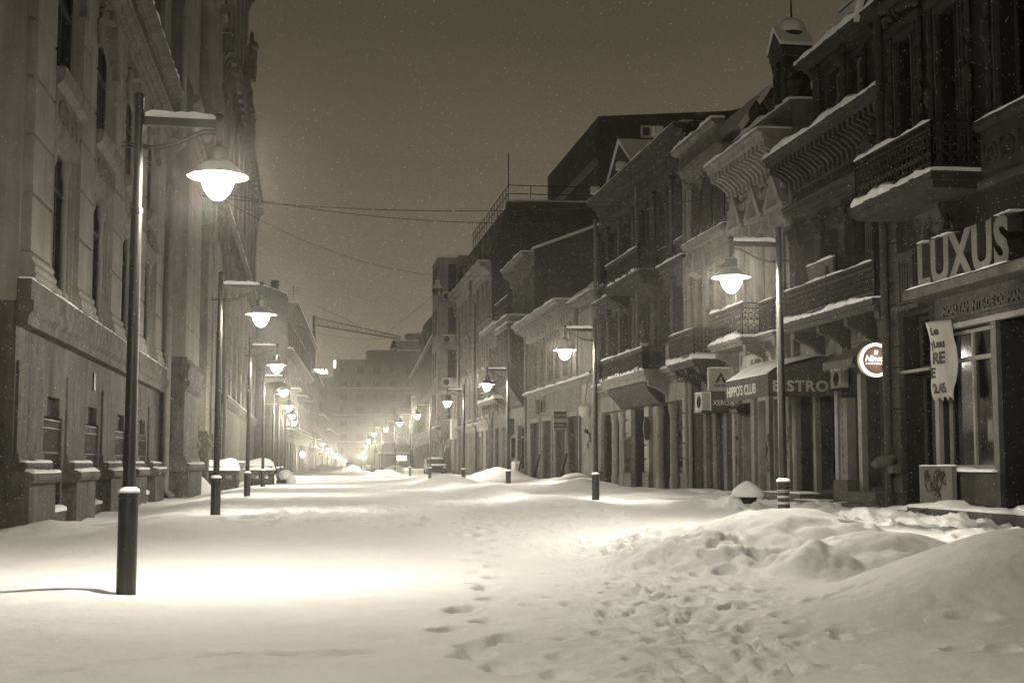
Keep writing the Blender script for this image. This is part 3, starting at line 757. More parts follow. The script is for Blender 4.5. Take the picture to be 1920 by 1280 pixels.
# ================================================================== LEFT SIDE
# ---- the long stone palace
b = thing('stone_palace', 'long pale stone palace with rusticated pilasters filling the left side of the street', 'building', (-5, 24.4, 0))
f = Fac(b, Ls(-5), 24.4, 48.0, 4.06, 22, STONE, depth=8, trim=STONE)
fb = Fac(b, Ls(-5), 24.4, 48.0, -.5, 4.058, STONE_P, depth=8, trim=STONE_P)
PU = [24.4+4.95*i for i in range(5)]
T = f.T
for i, u in enumerate(PU):
    m = MB(T)                                                                   # plinth block with torus, step and slab above
    u1 = u+2.5
    m.box(u, u1, 0, .30, -.6, .86)
    m.prism_u([(0, .86), (.30, .86), (.37, .90), (.40, .97), (.38, 1.05), (.30, 1.10), (.22, 1.11), (0, 1.11)], u-.06, u1+.06)
    m.prism_u([(0, 1.11), (.20, 1.11), (.24, 1.16), (.25, 1.22), (.20, 1.27), (0, 1.27)], u+.03, u1-.03)
    m.box(u+.08, u1-.08, 0, .09, 1.27, 1.42); m.box(u+.12, u1-.12, 0, .05, 1.42, 3.02)
    o = m.build('plinth_block', STONE_P, b, smooth=30)
    s = MB(T); s.snow(u-.03, u1+.03, .22, .385, 1.075, .07, .12, .02, .4); s.snow(u+.05, u1-.05, .12, .235, 1.26, .05, .12, .015, .4); s.build('snow_cap', SNOW, o)
    if i < 4:
        a, c = u1+.22, PU[i+1]-.22
        fb.win(a, c, .42, 2.15, d=.16, frame=FRAME, transom=0, mull=1, sill=False, grille=True, kind='basement_window')
        fb.h.append((a+.35, c-.35, 2.15, 2.55, .3))
        m = MB(T); m.box(a+.35, c-.35, -.20, -.12, 2.15, 2.55); m.build('vent_panel', DARK, b, smooth=0)
        m = MB(T); m.box(u1+.02, PU[i+1]-.02, 0, .10, -.5, .30); o = m.build('ledge', STONE_P, b)
        MB(T).snow(u1+.05, PU[i+1]-.05, -.4, .12, .30, .13, .2, .03, .5).build('snow_cap', SNOW, o)
m = MB(T); m.box(24.38, 48, .0, .018, -.5, 3.70); 
m.v = []; m.f = []
for (a, c) in [(24.4, 24.41)]: pass
f.band(24.3, 48, 3.62, 4.06, .30, STONE_P, snow=0, name='string_course')
m = MB(T); m.box(24.36, 48, 0, .24, 4.06, 4.44); o = m.build('parapet_course', STONE_P, b)
MB(T).snow(24.36, 48, .02, .24, 4.44, .05, .25, .02, .6).build('snow_cap', SNOW, o)
for u in (33.0, 40.6):
    m = MB(T); m.box(u, u+.22, .0, .035, 2.95, 3.35); m.build('vent_grille', IRON, b, smooth=0)
for i, u in enumerate(PU+[PU[-1]+4.95]):
    c = u+1.15
    if u < 47:
        m = MB(T)
        m.prism_u([(0, 4.45), (.28, 4.45), (.28, 4.55), (.25, 4.6), (.27, 4.68), (.23, 4.75), (.20, 4.80), (.22, 4.86), (.18, 4.93), (0, 4.93)], c-1.02, c+1.02)
        m.build('pilaster_base', STONE, b, smooth=25)
        f.rustic(c-.92, c+.92, 4.93, 12.3, .16, 1.05, STONE, .07, 'pilaster')
        f.rustic(c-.92, c+.92, 13.75, 19.4, .24, 1.05, STONE, .05, 'pilaster')
        # moulded side strips and little colonnette beside each window
    if i < 4:
        a, e = c+.92, PU[i+1]+1.15-.92
        m = MB(T)
        for uu in (a+.02, e-.18): MB(T).box(uu, uu+.16, 0, .06, 4.5, 12.2).build('window_strip', STONE, b, smooth=0)
        w0, w1 = a+.24, e-.24
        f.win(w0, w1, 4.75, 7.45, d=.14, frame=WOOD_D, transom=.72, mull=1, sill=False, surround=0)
        m = MB(T)
        for uu in (w0+.55, w1-.55): MB(T).lathe(uu, -.02, [(.10, 4.5), (.10, 4.7), (.07, 4.75), (.06, 7.0), (.07, 7.05), (.11, 7.2), (.11, 7.45)], 10).build('colonnette', STONE, b)
        # spandrel relief between the storeys
        m = MB(T); m.prism_u([(0, 7.5), (.10, 7.55), (.16, 7.7), (.17, 8.45), (.30, 8.55), (.34, 8.7), (.34, 8.82), (0, 8.82)], a+.02, e-.02)
        m.build('spandrel', TRIM, b, smooth=25)
        m = MB(T); n = 5
        for q in range(n):
            uu = a+.3+(e-a-.6)*(q+.5)/n
            m.ring((uu, .18, 8.08), .17, .035, n=10); m.ball((uu, .18, 8.08), .07, .05, .1, 6, 4); m.ball((uu+.28, .18, 8.08), .05, .04, .24, 6, 4)
        m.build('relief_ornament', TRIM, b)
        f.win(w0, w1, 8.95, 11.35, d=.14, arch=.5, frame=WOOD_D, transom=.66, mull=1, sill=False, surround=0)
        m = MB(T); uc = (w0+w1)/2                                                # projecting hood with stepped key blocks
        R = (w1-w0)/2+.1
        for q in range(9):
            a0, a1_ = PI*(q/9), PI*((q+1)/9); k = .30+(.12 if q % 2 == 0 else 0)
            P = lambda r_, an: (uc+r_*math.cos(an), 11.0+.55*r_*math.sin(an))
            m.prism_w([P(R, a0), P(R+k, a0), P(R+k, a1_), P(R, a1_)], 0, .20+(.10 if q == 4 else 0))
        m.box(w0-.42, w0-.08, 0, .22, 10.75, 11.0); m.box(w1+.08, w1+.42, 0, .22, 10.75, 11.0)
        m.build('window_hood', TRIM, b, smooth=0)
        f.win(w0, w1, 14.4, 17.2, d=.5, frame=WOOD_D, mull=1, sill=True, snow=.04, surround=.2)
f.cornice(24.3, 48, 12.35, 13.0, .42, TRIM, snow=0, name='architrave')
m = MB(T); m.box(24.3, 48, 0, .30, 13.0, 13.55)
for q in range(30):
    u = 24.6+q*.78; m.ring((u, .31, 13.28), .17, .03, n=8); m.box(u+.33, u+.42, .30, .34, 13.05, 13.5)
m.build('frieze', TRIM, b, smooth=30)
f.cornice(24.3, 48, 13.55, 13.95, .62, TRIM, snow=.05, dent=.3)
f.cornice(24.3, 48, 19.4, 20.6, .95, TRIM, snow=.1, brk=.9)
f.pipe(47.62, .1, 21, .25, .12, PIPE_L, jogs=((12.2, .32),))
f.finish(); fb.finish('base_wall')
m = MB(T); m.box(24.2, 48.2, -8, -.3, 22.003, 22.3); m.build('roof', ROOF, b)

# ---- its corner pavilion
b = thing('stone_pavilion', 'stone corner pavilion of the palace with a huge moulded plinth, beside the pale drainpipe', 'building', (-5, 48, 0))
f = Fac(b, Ls(-5), 48.0, 66.0, -.5, 24, STONE, depth=8, trim=STONE)
T = f.T
m = MB(T); m.box(47.95, 54.05, 0, .98, -.6, .95); m.prism_u([(0, .95), (.98, .95), (1.06, 1.0), (1.09, 1.1), (1.06, 1.2), (.96, 1.26), (0, 1.26)], 47.86, 54.14)
m.prism_u([(0, 1.26), (.9, 1.26), (.93, 1.33), (.88, 1.45), (0, 1.45)], 47.95, 54.05); m.box(48.03, 53.97, 0, .80, 1.45, 3.75)
m.prism_u([(0, 3.75), (.82, 3.75), (.96, 3.9), (1.0, 4.05), (.92, 4.1), (.92, 4.42), (.96, 4.5), (1.0, 4.6), (.9, 4.68), (.84, 4.9), (0, 4.9)], 47.9, 54.1)
o = m.build('plinth_block', STONE_P, b, smooth=25)
s = MB(T); s.snow(47.9, 54.1, .88, 1.07, 1.22, .08, .2, .02, .4); s.build('snow_cap', SNOW, o)
m = MB(T); n = 7; h = (12.6-4.9)/n
for i in range(n): m.box(48.06, 53.94, 0, .80, 4.9+h*i+.025, 4.9+h*(i+1)-.025)
m.box(48.1, 53.9, 0, .75, 4.9, 12.6); m.build('rusticated_pier', STONE, b, smooth=0)
m = MB(T)
m.prism_u([(0, 12.6), (.84, 12.6), (.95, 12.75), (.95, 12.95), (1.02, 13.0), (1.0, 13.1), (.86, 13.12), (.86, 13.8), (1.05, 13.9), (1.12, 14.05), (1.12, 14.12), (0, 14.12)], 47.95, 54.05)
m.prism_u([(0, 14.12), (.86, 14.12), (.80, 14.5), (.66, 14.9), (0, 14.9)], 48.0, 54.0); m.build('entablature', TRIM, b, smooth=25)
m = MB(T); n = 7
for i in range(n): m.box(48.2, 53.6, 0, .62, 14.9+1.15*i+.025, 14.9+1.15*(i+1)-.025)
m.box(48.24, 53.56, 0, .57, 14.9, 22.9); m.build('rusticated_pier', STONE, b, smooth=0)
for (u0, u1, w_, top) in ((55.6, 57.2, .45, 12.2), (58.8, 60.4, .75, 11.2), (62.4, 63.9, .55, 10.8)):
    m = MB(T); m.box(u0-.12, u1+.12, 0, w_+.14, -.5, 1.75); m.prism_u([(0, 1.75), (w_+.18, 1.75), (w_+.28, 1.95), (w_+.2, 2.15), (w_+.08, 2.3), (w_+.16, 2.42), (w_+.02, 2.6), (0, 2.6)], u0-.15, u1+.15)
    m.build('pier_base', STONE_P, b, smooth=25)
    f.rustic(u0, u1, 2.6, top, w_, .95, STONE, .05, 'rusticated_pier')
for u in (57.9, 60.6, 63.2):
    m = MB(T); m.box(u-.6, u+.6, 0, 1.0, 13.2, 15.2); m.prism_u([(0, 15.2), (1.08, 15.2), (1.08, 15.35), (0, 15.35)], u-.66, u+.66); m.build('pedestal', STONE, b, smooth=0)
    m = MB(T); m.lathe(u, .45, [(.52, 15.35), (.54, 15.5), (.46, 15.6), (.44, 15.7), (.44, 18), (.38, 21.2), (.42, 21.25), (.40, 21.4), (.52, 21.75), (.55, 21.9)], 20); m.box(u-.6, u+.6, 0, 1.06, 21.9, 22.1)
    m.build('engaged_column', STONE, b, smooth=40)
f.cornice(54, 66, 22.1, 23.6, 1.25, TRIM, snow=.06, brk=1.0)
m = MB(T); m.box(54.05, 66, 0, .5, 11.9, 13.2); m.build('entablature', TRIM, b)
for u in (55.8, 58.6, 61.4):
    for (z0, z1) in ((3.2, 6.2), (7.4, 10.2), (15.8, 20)): f.win(u+1.55 if u < 60 else u+.2, u+2.35 if u < 60 else u+.95, z0, z1, d=.4, frame=WOOD_D, mull=0, sill=False)
f.rustic(64.6, 65.9, 2.6, 22, .6, 1.15, STONE, .05, 'rusticated_pier')
f.finish()
m = MB(T); m.box(48, 66, -8, -.2, 24.003, 24.3); m.build('roof', ROOF, b)

# ---- far wing of the palace
b = thing('stone_wing', 'far projecting stone wing of the palace with serrated cornice, behind the snow-covered planks', 'building', (-4.3, 66, 0))
f = Fac(b, Ls(-4.4), 66, 112, -.6, 21.2, STONE, depth=9, trim=STONE); T = f.T
m = MB(T); m.box(69.9, 112, 0, .35, -.6, 1.3); m.box(69.95, 112, 0, .12, 1.3, 4.2); m.prism_u([(0, 4.2), (.2, 4.2), (.4, 4.4), (.42, 4.6), (0, 4.75)], 69.8, 112); m.build('plinth_block', STONE_P, b, smooth=25)
MB(T).snow(69.9, 112, .12, .38, 1.3, .1, .5).build('snow_cap', SNOW, b)
MB(T).snow(69.9, 112, .02, .42, 4.66, .06, .5).build('snow_cap', SNOW, b)
for u in (70.0, 74.0, 79.5, 85, 90.5, 96, 101.5, 107): f.rustic(u, u+1.7, 4.75, 12.5, .30, 1.0, STONE, .08, 'rusticated_pier'); f.rustic(u, u+1.7, 14.0, 20.4, .22, 1.1, STONE, .08, 'rusticated_pier')
for u in (72.0, 76.6, 82, 87.6, 93, 98.6, 104):
    f.win(u+.1, u+1.5, 1.7, 3.7, d=.4, frame=IRON, transom=0, sill=False)
    f.win(u-.1, u+1.6, 5.2, 8.2, d=.4, frame=WOOD_D, surround=.18, snow=.04); f.win(u-.1, u+1.6, 9.2, 11.9, d=.4, frame=WOOD_D, arch=.5, surround=.2, sill=False)
    f.win(u-.1, u+1.6, 15, 18, d=.4, frame=WOOD_D, surround=.18, snow=.04)
f.cornice(66, 112, 12.5, 13.9, .45, TRIM, snow=.05, brk=1.2); f.cornice(66, 112, 20.4, 22.1, .50, TRIM, snow=.08, brk=1.1)
for i in range(26): u = 66.5+i*1.75; MB(T).box(u, u+.8, .15, .62, 21.3, 22.5).build('parapet_block', TRIM, b, smooth=0)
f.pipe(69.4, .2, 20, .3, .10, PIPE_L)
f.finish()
fa = Fac(b, Ls(-4.55), 66, 93, 21.203, 34, STONE, depth=8, trim=STONE)
for u in (67, 71.5, 76, 80.5, 85, 89.6): fa.rustic(u, u+1.6, 22.3, 32, .25, 1.1, STONE, .08, 'rusticated_pier')
for u in (69.1, 73.6, 78.1, 82.6, 87.2): fa.win(u, u+1.6, 23.5, 27, d=.4, frame=WOOD_D, surround=.2, sill=False); fa.win(u, u+1.6, 28.5, 31, d=.4, frame=WOOD_D, surround=.2, sill=False)
fa.cornice(66, 93, 32, 34, .7, TRIM, snow=.1, brk=1.2)
fa.finish()
rq = random.Random(12)
for k, (u, z, h) in enumerate(((91.8, 22.4, 4.2), (92.3, 27.2, 3.4), (88.8, 22.4, 3.4), (84.5, 22.4, 3.8))):
    m = MB(fa.T)
    m.box(u-.5, u+.5, .1, .75, z, z+h*.2); m.lathe(u, .45, [(.42, z+h*.2), (.36, z+h*.35), (.40, z+h*.55), (.22, z+h*.72), (.12, z+h*.78), (.17, z+h*.86), (.13, z+h*.95), (.03, z+h)], 10)
    for q in range(9): m.ball((u+rq.uniform(-.45, .45), .45+rq.uniform(-.3, .3), z+h*rq.uniform(.15, .7)), .22, .22, .3, 6, 5, .3)
    m.build('statue', TRIM, b)

# ---- dark house that steps into the street
b = thing('corner_house', 'dark tall house with blank end wall stepping into the street behind the left lamps', 'building', (-2.1, 140, 0))
fe = Fac(b, Ys(140), -16, -2.1, -1, 18.0, FARWALL_D, depth=.3, trim=FARWALL)
for (u, z0, z1) in ((-6.6, 3.4, 5.2), (-4.2, 7.2, 9.2), (-6.6, 11, 13)): fe.win(u, u+1.1, z0, z1, frame=FRAME, transom=0, mull=1, snow=.06)
fe.finish('end_wall', back=False)
f = Fac(b, As(-2.1, 140, .35, 196), 0, 56, -1.5, 17.6, FARWALL, depth=13, trim=FARWALL)
for i in range(11):
    u = 2+i*5
    f.win(u, u+1.5, 5.3, 8.0, frame=FRAME, surround=.15, snow=.08); f.win(u, u+1.5, 9.4, 12, frame=FRAME, surround=.15, snow=.08); f.win(u, u+1.5, 13.2, 15.4, frame=FRAME, surround=.12, snow=.08)
    f.win(u-.4, u+1.9, .3, 3.4, frame=FRAME_L, transom=.75, mull=1, sill=False, kind='shop_window')
f.cornice(0, 56, 16.3, 17.6, 1.0, FARWALL, snow=.2, brk=1.6); f.band(0, 56, 4.0, 4.7, .45, FARWALL, snow=.16); f.cornice(0, 56, 12.3, 12.9, .5, FARWALL, snow=.12)
for u in (6.3, 21.3, 36.3): f.balcony(u, u+3.2, 9.1, 1.0, rail='bars', rh=1.0, consoles=2)
f.finish()
m = MB(Ys(140)); m.prism_w([(-16, 18.003), (-2.1, 18.003), (-2.3, 18.5), (-4.4, 19.2), (-5.2, 19.25), (-6.4, 20.1), (-8, 20.1), (-16, 19.2)], -50, 0); m.build('roof', ROOF, b, smooth=0)
s = MB(Ys(140)); s.prism_w([(-6.3, 20.12), (-5.2, 19.28), (-4.4, 19.23), (-2.3, 18.52), (-2.2, 18.6), (-4.4, 19.36), (-5.2, 19.42), (-6.3, 20.26)], -48, .05); s.build('snow_cap', SNOW, b, smooth=0)
m = MB(Ys(141)); m.box(-3.9, -3.1, -1, 0, 18.4, 20.0); m.build('chimney', FARWALL_D, b)
t = thing('roof_aerial', 'thin aerial standing on the roof of the dark tall house', 'aerial', (-1.7, 150, 17.6))
m = MB(); m.tube([(-1.7, 150, 17.5), (-1.7, 150, 20.6)], .035, 6)
for z, w_ in ((20.4, .55), (20.05, .8), (19.7, .6)): m.tube([(-1.7-w_, 150, z), (-1.7+w_, 150, z)], .02, 5)
m.build('mast', IRON, t)
# ---- further houses on the left, round the bend
def far_house(x0, y0, x1, y1, h, label, z0=-4, depth=12, mat_=FARWALL, cols=4, rows=3, dome=False):
    b = thing('town_house', label, 'building', (x0, y0, 0))
    ln = math.hypot(x1-x0, y1-y0)
    f = Fac(b, As(x0, y0, x1, y1), 0, ln, z0, h, mat_, depth=depth, trim=mat_)
    zb = float(drop(np.array((y0+y1)/2)))
    for i in range(cols):
        u = ln*(i+.5)/cols
        for r_ in range(rows):
            z = zb+4.6+(h-zb-5.2)*r_/rows; f.win(u-.8, u+.8, z, z+(h-zb-5.2)/rows*.66, frame=FRAME, mull=1, surround=.15, snow=.1)
        f.win(u-1.3, u+1.3, zb+.4, zb+3.3, frame=FRAME_L, mull=1, sill=False, kind='shop_window')
    f.cornice(0, ln, h-.9, h, .8, mat_, snow=.22, brk=1.5); f.band(0, ln, zb+3.8, zb+4.3, .4, mat_, snow=.15)
    f.finish()
    m = MB(f.T); m.prism_u([(-.1, h), (-2.2, h+1.8), (-depth, h+2.2), (-depth, h)], 0.1, ln-.1); m.build('roof', ROOF, b, smooth=0)
    return b, f
far_house(.5, 197, 1.9, 236, 14.2, 'far house with snowy cornice next past the dark tall house, on the left')
far_house(1.95, 237, 3.9, 280, 9.5, 'low far house beyond the bend on the left, behind the far lamps', cols=5, rows=2)
far_house(3.95, 281, 7.6, 350, 8.0, 'farthest low house on the left, closing the row before the lit signs', cols=6, rows=2)
# ---- blocks that close the street
b = thing('apartment_block', 'big hazy apartment block with stepped roof closing the end of the street', 'building', (7.6, 400, 0))
f = Fac(b, Ys(400), 7.6, 48, -6, 31.5, FARWALL, depth=14, trim=FARWALL)
for r_ in range(7):
    z = 4+r_*3.9
    for i in range(8):
        u = 9.3+i*4.8; f.win(u, u+(2.2 if (i+r_) % 3 else 1.2), z, z+1.8, d=.5, frame=FRAME_L, transom=0, mull=2, sill=False, curtain=0)
    f.band(7.6, 48, z-.8, z-.5, .5, FARWALL, snow=.12) if r_ % 2 else None
f.finish()
for (a, e, z0, z1, y_) in ((17, 48, 31.503, 34.5, 402), (24.8, 48, 34.503, 37.6, 404), (29, 36, 37.603, 40, 406)):
    m = MB(Ys(y_)); m.box(a, e, -9, 0, z0, z1); m.build('roof_storey', FARWALL, b)
    MB(Ys(y_)).snow(a, e, -.6, .1, z1, .3, 1.0).build('snow_cap', SNOW, b)
m = MB(Ys(400)); m.box(3.9, 7.597, -14, -1, -6, 26.5); m.build('stair_tower', FARWALL, b)
t = thing('neon_strip', 'vertical white neon strip glowing on the corner of the hazy apartment block', 'sign', (7.6, 399.7, 29))
NEON = emis('neon_white', (1, .96, .86), 5.0)
m = MB(Ys(399.9)); m.box(7.45, 7.95, 0, .12, 29.0, 31.2); m.build('light_tube', NEON, t)
m = MB(Ys(399.98)); m.box(7.35, 8.05, -.1, .07, 28.9, 31.3); m.build('backing', FARWALL, t)
b = thing('far_house', 'distant block under the glowing store letters at the end of the left row', 'building', (-8, 335, 0))
f = Fac(b, Ys(335), -12, 4.6, -6, 21.8, FARWALL, depth=15, trim=FARWALL)
for r_ in range(5):
    for i in range(6): f.win(-11+i*2.6, -9.6+i*2.6, 2+r_*4, 4+r_*4, frame=FRAME, transom=0, sill=False)
f.finish()
t = thing('store_sign', 'glowing white store letters on a distant rooftop between the two rows', 'sign', (1.5, 334.5, 22))
text('ZARA', 'letters', NEON, t, Ys(334.6), 1.35, 0, 23.0, 1.55, .05, .85, .03)
m = MB(Ys(334.8)); m.box(1.3, 4.5, -.1, 0, 22.75, 22.85)
for u in (1.6, 4.2): m.box(u, u+.08, -.09, -.01, 21.8, 22.75)
m.build('sign_frame', IRON, t)

# ================================================================== RIGHT SIDE
XR = 12.7
def graffiti(mb, u0, u1, v0, v1, w, n=6, t=.012):
    for k in range(n):
        cu, cv = random.uniform(u0, u1), random.uniform(v0, v1); pts = []
        for i in range(7): pts.append((min(max(cu+random.uniform(-.16, .16), u0), u1), w, min(max(cv+random.uniform(-.16, .16), v0), v1)))
        sm = []
        for i in range(len(pts)-1):
            for q in range(3): sm.append(tuple(pts[i][c]+(pts[i+1][c]-pts[i][c])*q/3 for c in range(3)))
        sm.append(pts[-1])
        for _ in range(2): sm = [sm[0]]+[tuple((sm[i-1][c]+2*sm[i][c]+sm[i+1][c])/4 for c in range(3)) for i in range(1, len(sm)-1)]+[sm[-1]]
        mb.tube(sm, t, 4)
    return mb
# ---- shoe-shop house with the tall raised letters (nearest)
XA = 12.0
b = thing('shop_house', 'dark ornate house nearest on the right with shop windows and an iron balcony', 'building', (XA, 14, 0))
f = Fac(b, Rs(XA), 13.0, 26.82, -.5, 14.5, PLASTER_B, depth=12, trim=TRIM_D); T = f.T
o = f.win(22.45, 24.45, 1.12, 3.72, d=.18, frame=FRAME_L, transom=.79, mull=1, sill=False, kind='shop_window')
MB(T).snow(22.3, 24.6, -.05, .16, 1.10, .07, .15).build('snow_cap', SNOW, o)
f.win(24.95, 26.1, .35, 3.05, d=.45, frame=WOOD_D, transom=0, mull=1, sill=False, kind='door')
f.win(24.95, 26.1, 3.12, 4.2, d=.40, frame=WOOD_D, transom=0, mull=0, sill=False, kind='fanlight')
m = MB(T); m.box(24.9, 26.15, -.35, .06, 3.055, 3.115); m.build('door_lintel', FRAME_L, b)
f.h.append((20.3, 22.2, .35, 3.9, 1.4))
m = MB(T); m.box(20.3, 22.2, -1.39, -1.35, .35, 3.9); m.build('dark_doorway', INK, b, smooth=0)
f.win(14.5, 19.8, 1.0, 3.8, d=.18, frame=FRAME, transom=.79, mull=3, sill=False, kind='shop_window')
m = MB(T); m.box(22.2, 24.8, 0, .10, .5, 1.08); m.build('stall_riser', WOOD_D, b)
m = MB(T); m.box(22.0, 22.4, .0, .09, .4, 3.74); m.box(24.46, 24.64, .0, .09, .4, 4.4); m.build('shop_post', FRAME_L, b, smooth=0) if False else None
for a, e in ((22.21, 22.40), (24.47, 24.62)):
    m = MB(T); m.box(a, e, 0, .09, .4, 3.74); m.build('shop_post', FRAME if a < 23 else FRAME_L, b, smooth=0)
m = MB(T); m.box(13.2, 24.64, 0, .13, 3.74, 3.84); m.build('window_head', FRAME_L, b)
m = MB(T); m.box(13.2, 24.5, 0, .10, 3.85, 4.42); m.build('fascia', PLASTER_D, b)
m = MB(T); m.box(19.6, 24.25, .10, .15, 3.93, 4.26); fb = m.build('fascia_box', WOOD_D, b)
text('INCALTAMINTE DE COMANDA', 'fascia_lettering', INK, b, T, 24.1, .16, 4.0, .24, .02, .98, .012, flip=True)
m = MB(T)
m.prism_u([(0, 4.36), (.5, 4.40), (.52, 4.42), (.52, 4.56), (.48, 4.60), (0, 4.62)], 13.2, 25.0); m.build('sign_ledge', CONC, b, smooth=20)
MB(T).snow(21.0, 24.9, .32, .50, 4.60, .025, .2, .01, .8).build('snow_cap', SNOW, b)
f.rustic(26.15, 26.80, .2, 6.2, .10, .42, BRICK_X, .02, 'brick_pier')
m = MB(T); m.box(25.25, 26.1, 0, .12, 4.45, 5.5); m.box(25.3, 25.42, .12, .16, 4.5, 5.45); m.box(25.93, 26.05, .12, .16, 4.5, 5.45); m.box(25.42, 25.93, .12, .16, 5.3, 5.45)
for i in range(4): m.box(25.46+i*.12, 25.52+i*.12, .12, .15, 4.5, 5.25)
m.build('vent_panel', WOOD_D, b, smooth=0)
m = MB(T); m.prism_u([(0, 4.28), (.2, 4.3), (.22, 4.4), (0, 4.44)], 25.0, 26.2); m.build('door_hood', TRIM_D, b)
# steps and plinth
m = MB(T); m.box(13.2, 25.0, 0, .55, -.4, .42); o = m.build('plinth', CONC, b, bevel=.03)
MB(T).snow(13.3, 24.95, .03, .54, .42, .10, .2, .03, .7).build('snow_cap', SNOW, o)
m = MB(T); m.box(25.003, 26.2, 0, .50, -.4, .34); o = m.build('door_step', CONC, b, bevel=.03)
MB(T).snow(25.05, 26.1, .15, .5, .34, .06, .15, .03, .9).build('snow_cap', SNOW, o)
# balcony, cartouche, upper storey
f.balcony(22.35, 25.9, 6.42, 1.15, th=.30, rail='scroll', rh=.92, snow=.20, consoles=0, snowrail=.07)
m = MB(T)
m.prism_u([(0, 5.35), (.08, 5.4), (.30, 5.75), (.42, 6.0), (.40, 6.12), (0, 6.12)], 23.6, 24.6)
for k in range(26): m.ball((24.1+random.uniform(-.55, .55), .24+random.uniform(0, .12), 5.75+random.uniform(-.3, .3)), .09, .07, .10, 6, 5, .3)
for sg in (-1, 1):
    for q in range(3): m.ring((24.1+sg*(.32+.12*q), .34-.06*q, 5.85-.12*q), .16-.03*q, .035, 0, 4.8, n=12)
m.build('cartouche', TRIM_D, b)
m = MB(T); m.box(13.1, 22.3, 0, .30, 6.05, 6.2); m.box(13.1, 22.3, 0, .22, 6.2, 7.1); m.prism_u([(0, 7.1), (.28, 7.1), (.34, 7.18), (.34, 7.28), (0, 7.3)], 13.1, 22.34); o = m.build('parapet', TRIM_D, b)
MB(T).snow(13.1, 22.3, .02, .33, 7.28, .09, .2).build('snow_cap', SNOW, o)
f.relief(18, 22.2, 6.3, 7.0, 7, w=.23)
for u0, u1, z0, z1 in ((25.3, 26.0, 6.9, 9.9), (23.3, 24.15, 6.45, 9.9), (20.9, 21.9, 7.35, 10.3), (18.4, 19.4, 7.35, 10.3), (15.9, 16.9, 7.35, 10.3)):
    f.win(u0, u1, z0, z1, d=.35, frame=WOOD_D, transom=.72, mull=1, sill=False, surround=.16, curtain=.28, trim=TRIM_D)
    for uu in (u0-.34, u1+.34):
        m = MB(T)
        for q in range(9): m.ball((uu, .05, z0+.4+q*(z1-z0)/9), .07, .07, (z1-z0)/15, 6, 4, .25)
        m.ball((uu, .09, z0+(z1-z0)*.55), .13, .10, .22, 6, 5, .2); m.build('window_ornament', TRIM_D, b)
    m = MB(T)
    m.box(u0-.45, u1+.45, 0, .12, z1+.22, z1+.36)
    for q in range(7): m.ball((u0-.35+(u1-u0+.7)*q/6, .12, z1+.55+.12*math.sin(PI*q/6)), .12, .08, .13, 6, 5, .25)
    m.box(u0-.5, u1+.5, 0, .26, z1+.75, z1+.9)
    m.build('window_crest', TRIM_D, b)
f.pipe(26.60, .1, 14.3, .17, .085, WOOD_D)
f.cornice(13, 26.82, 13.6, 14.5, .9, TRIM_D, snow=.15, brk=.8)
f.finish()
# tall raised letters standing on the ledge
t = thing('raised_letter_sign', 'tall pale raised letters standing on the ledge above the dark shop window', 'sign', (11.55, 23, 4.62))
o = text('LUXUS', 'letter_sides', LETTER_D, t, T, 24.50, .30, 4.60, 1.14, .13, .94, .045, flip=True, space=1.08)
o = text('LUXUS', 'letter_faces', mat('letter_weathered', 0.11, rough=.6, var=.2, scale=3, streak=.25), t, T, 24.50, .437, 4.60, 1.14, .006, .94, .045, flip=True, space=1.08)
for (a, e) in ((24.50, 24.20), (23.85, 23.2), (21.5, 20.95)):
    MB(T).snow(e, a, .18, .44, 5.46, .035, .08, .01, .6).build('snow_cap', SNOW, t)
# torn banner
t = thing('torn_banner', 'torn pale paper banner with dark letters hanging in front of the shop window', 'banner', (12, 24.75, 3))
TB = lambda u, w, v: (11.66+u*.34-w-.05*math.sin(u*6+v*1.7)-.02*math.sin(v*7+u*3), 24.33-u*1.25-.3*w+.02*math.sin(v*5), v)
m = MB(TB); nu, nv = 12, 22
LE = lambda v: .02+.03*math.sin(v*9); RI = lambda v: .46+.16*min(1, max(0, (3.95-v)/.55))-.02*math.sin(v*6)-.06*max(0, (2.75-v)/.3)
vs = []
for j in range(nv+1):
    v = 2.45+(3.92-2.45)*j/nv
    for i in range(nu+1): vs.append((LE(v)+(RI(v)-LE(v))*i/nu, 0, v-(.05*math.sin(i*1.7) if j == 0 else 0)))
m.add(vs, [(j*(nu+1)+i, j*(nu+1)+i+1, (j+1)*(nu+1)+i+1, (j+1)*(nu+1)+i) for j in range(nv) for i in range(nu)])
bo = m.build('paper', SIGNW, t, smooth=60)
md = bo.modifiers.new('s', 'SOLIDIFY'); md.thickness = .004
for s_, u, v, sz, sx, bd in (('i.e', .12, 3.66, .20, 1.0, .012), ('yi.eu', .05, 3.42, .20, .95, .012), ('RE', .06, 3.12, .30, 1.0, .014), ('E', .03, 2.86, .26, 1.0, .012), ('2.45', .05, 2.57, .24, .9, .014)):
    text(s_, 'lettering', INK, t, TB, u, .008, v, sz, .001, sx, bd)
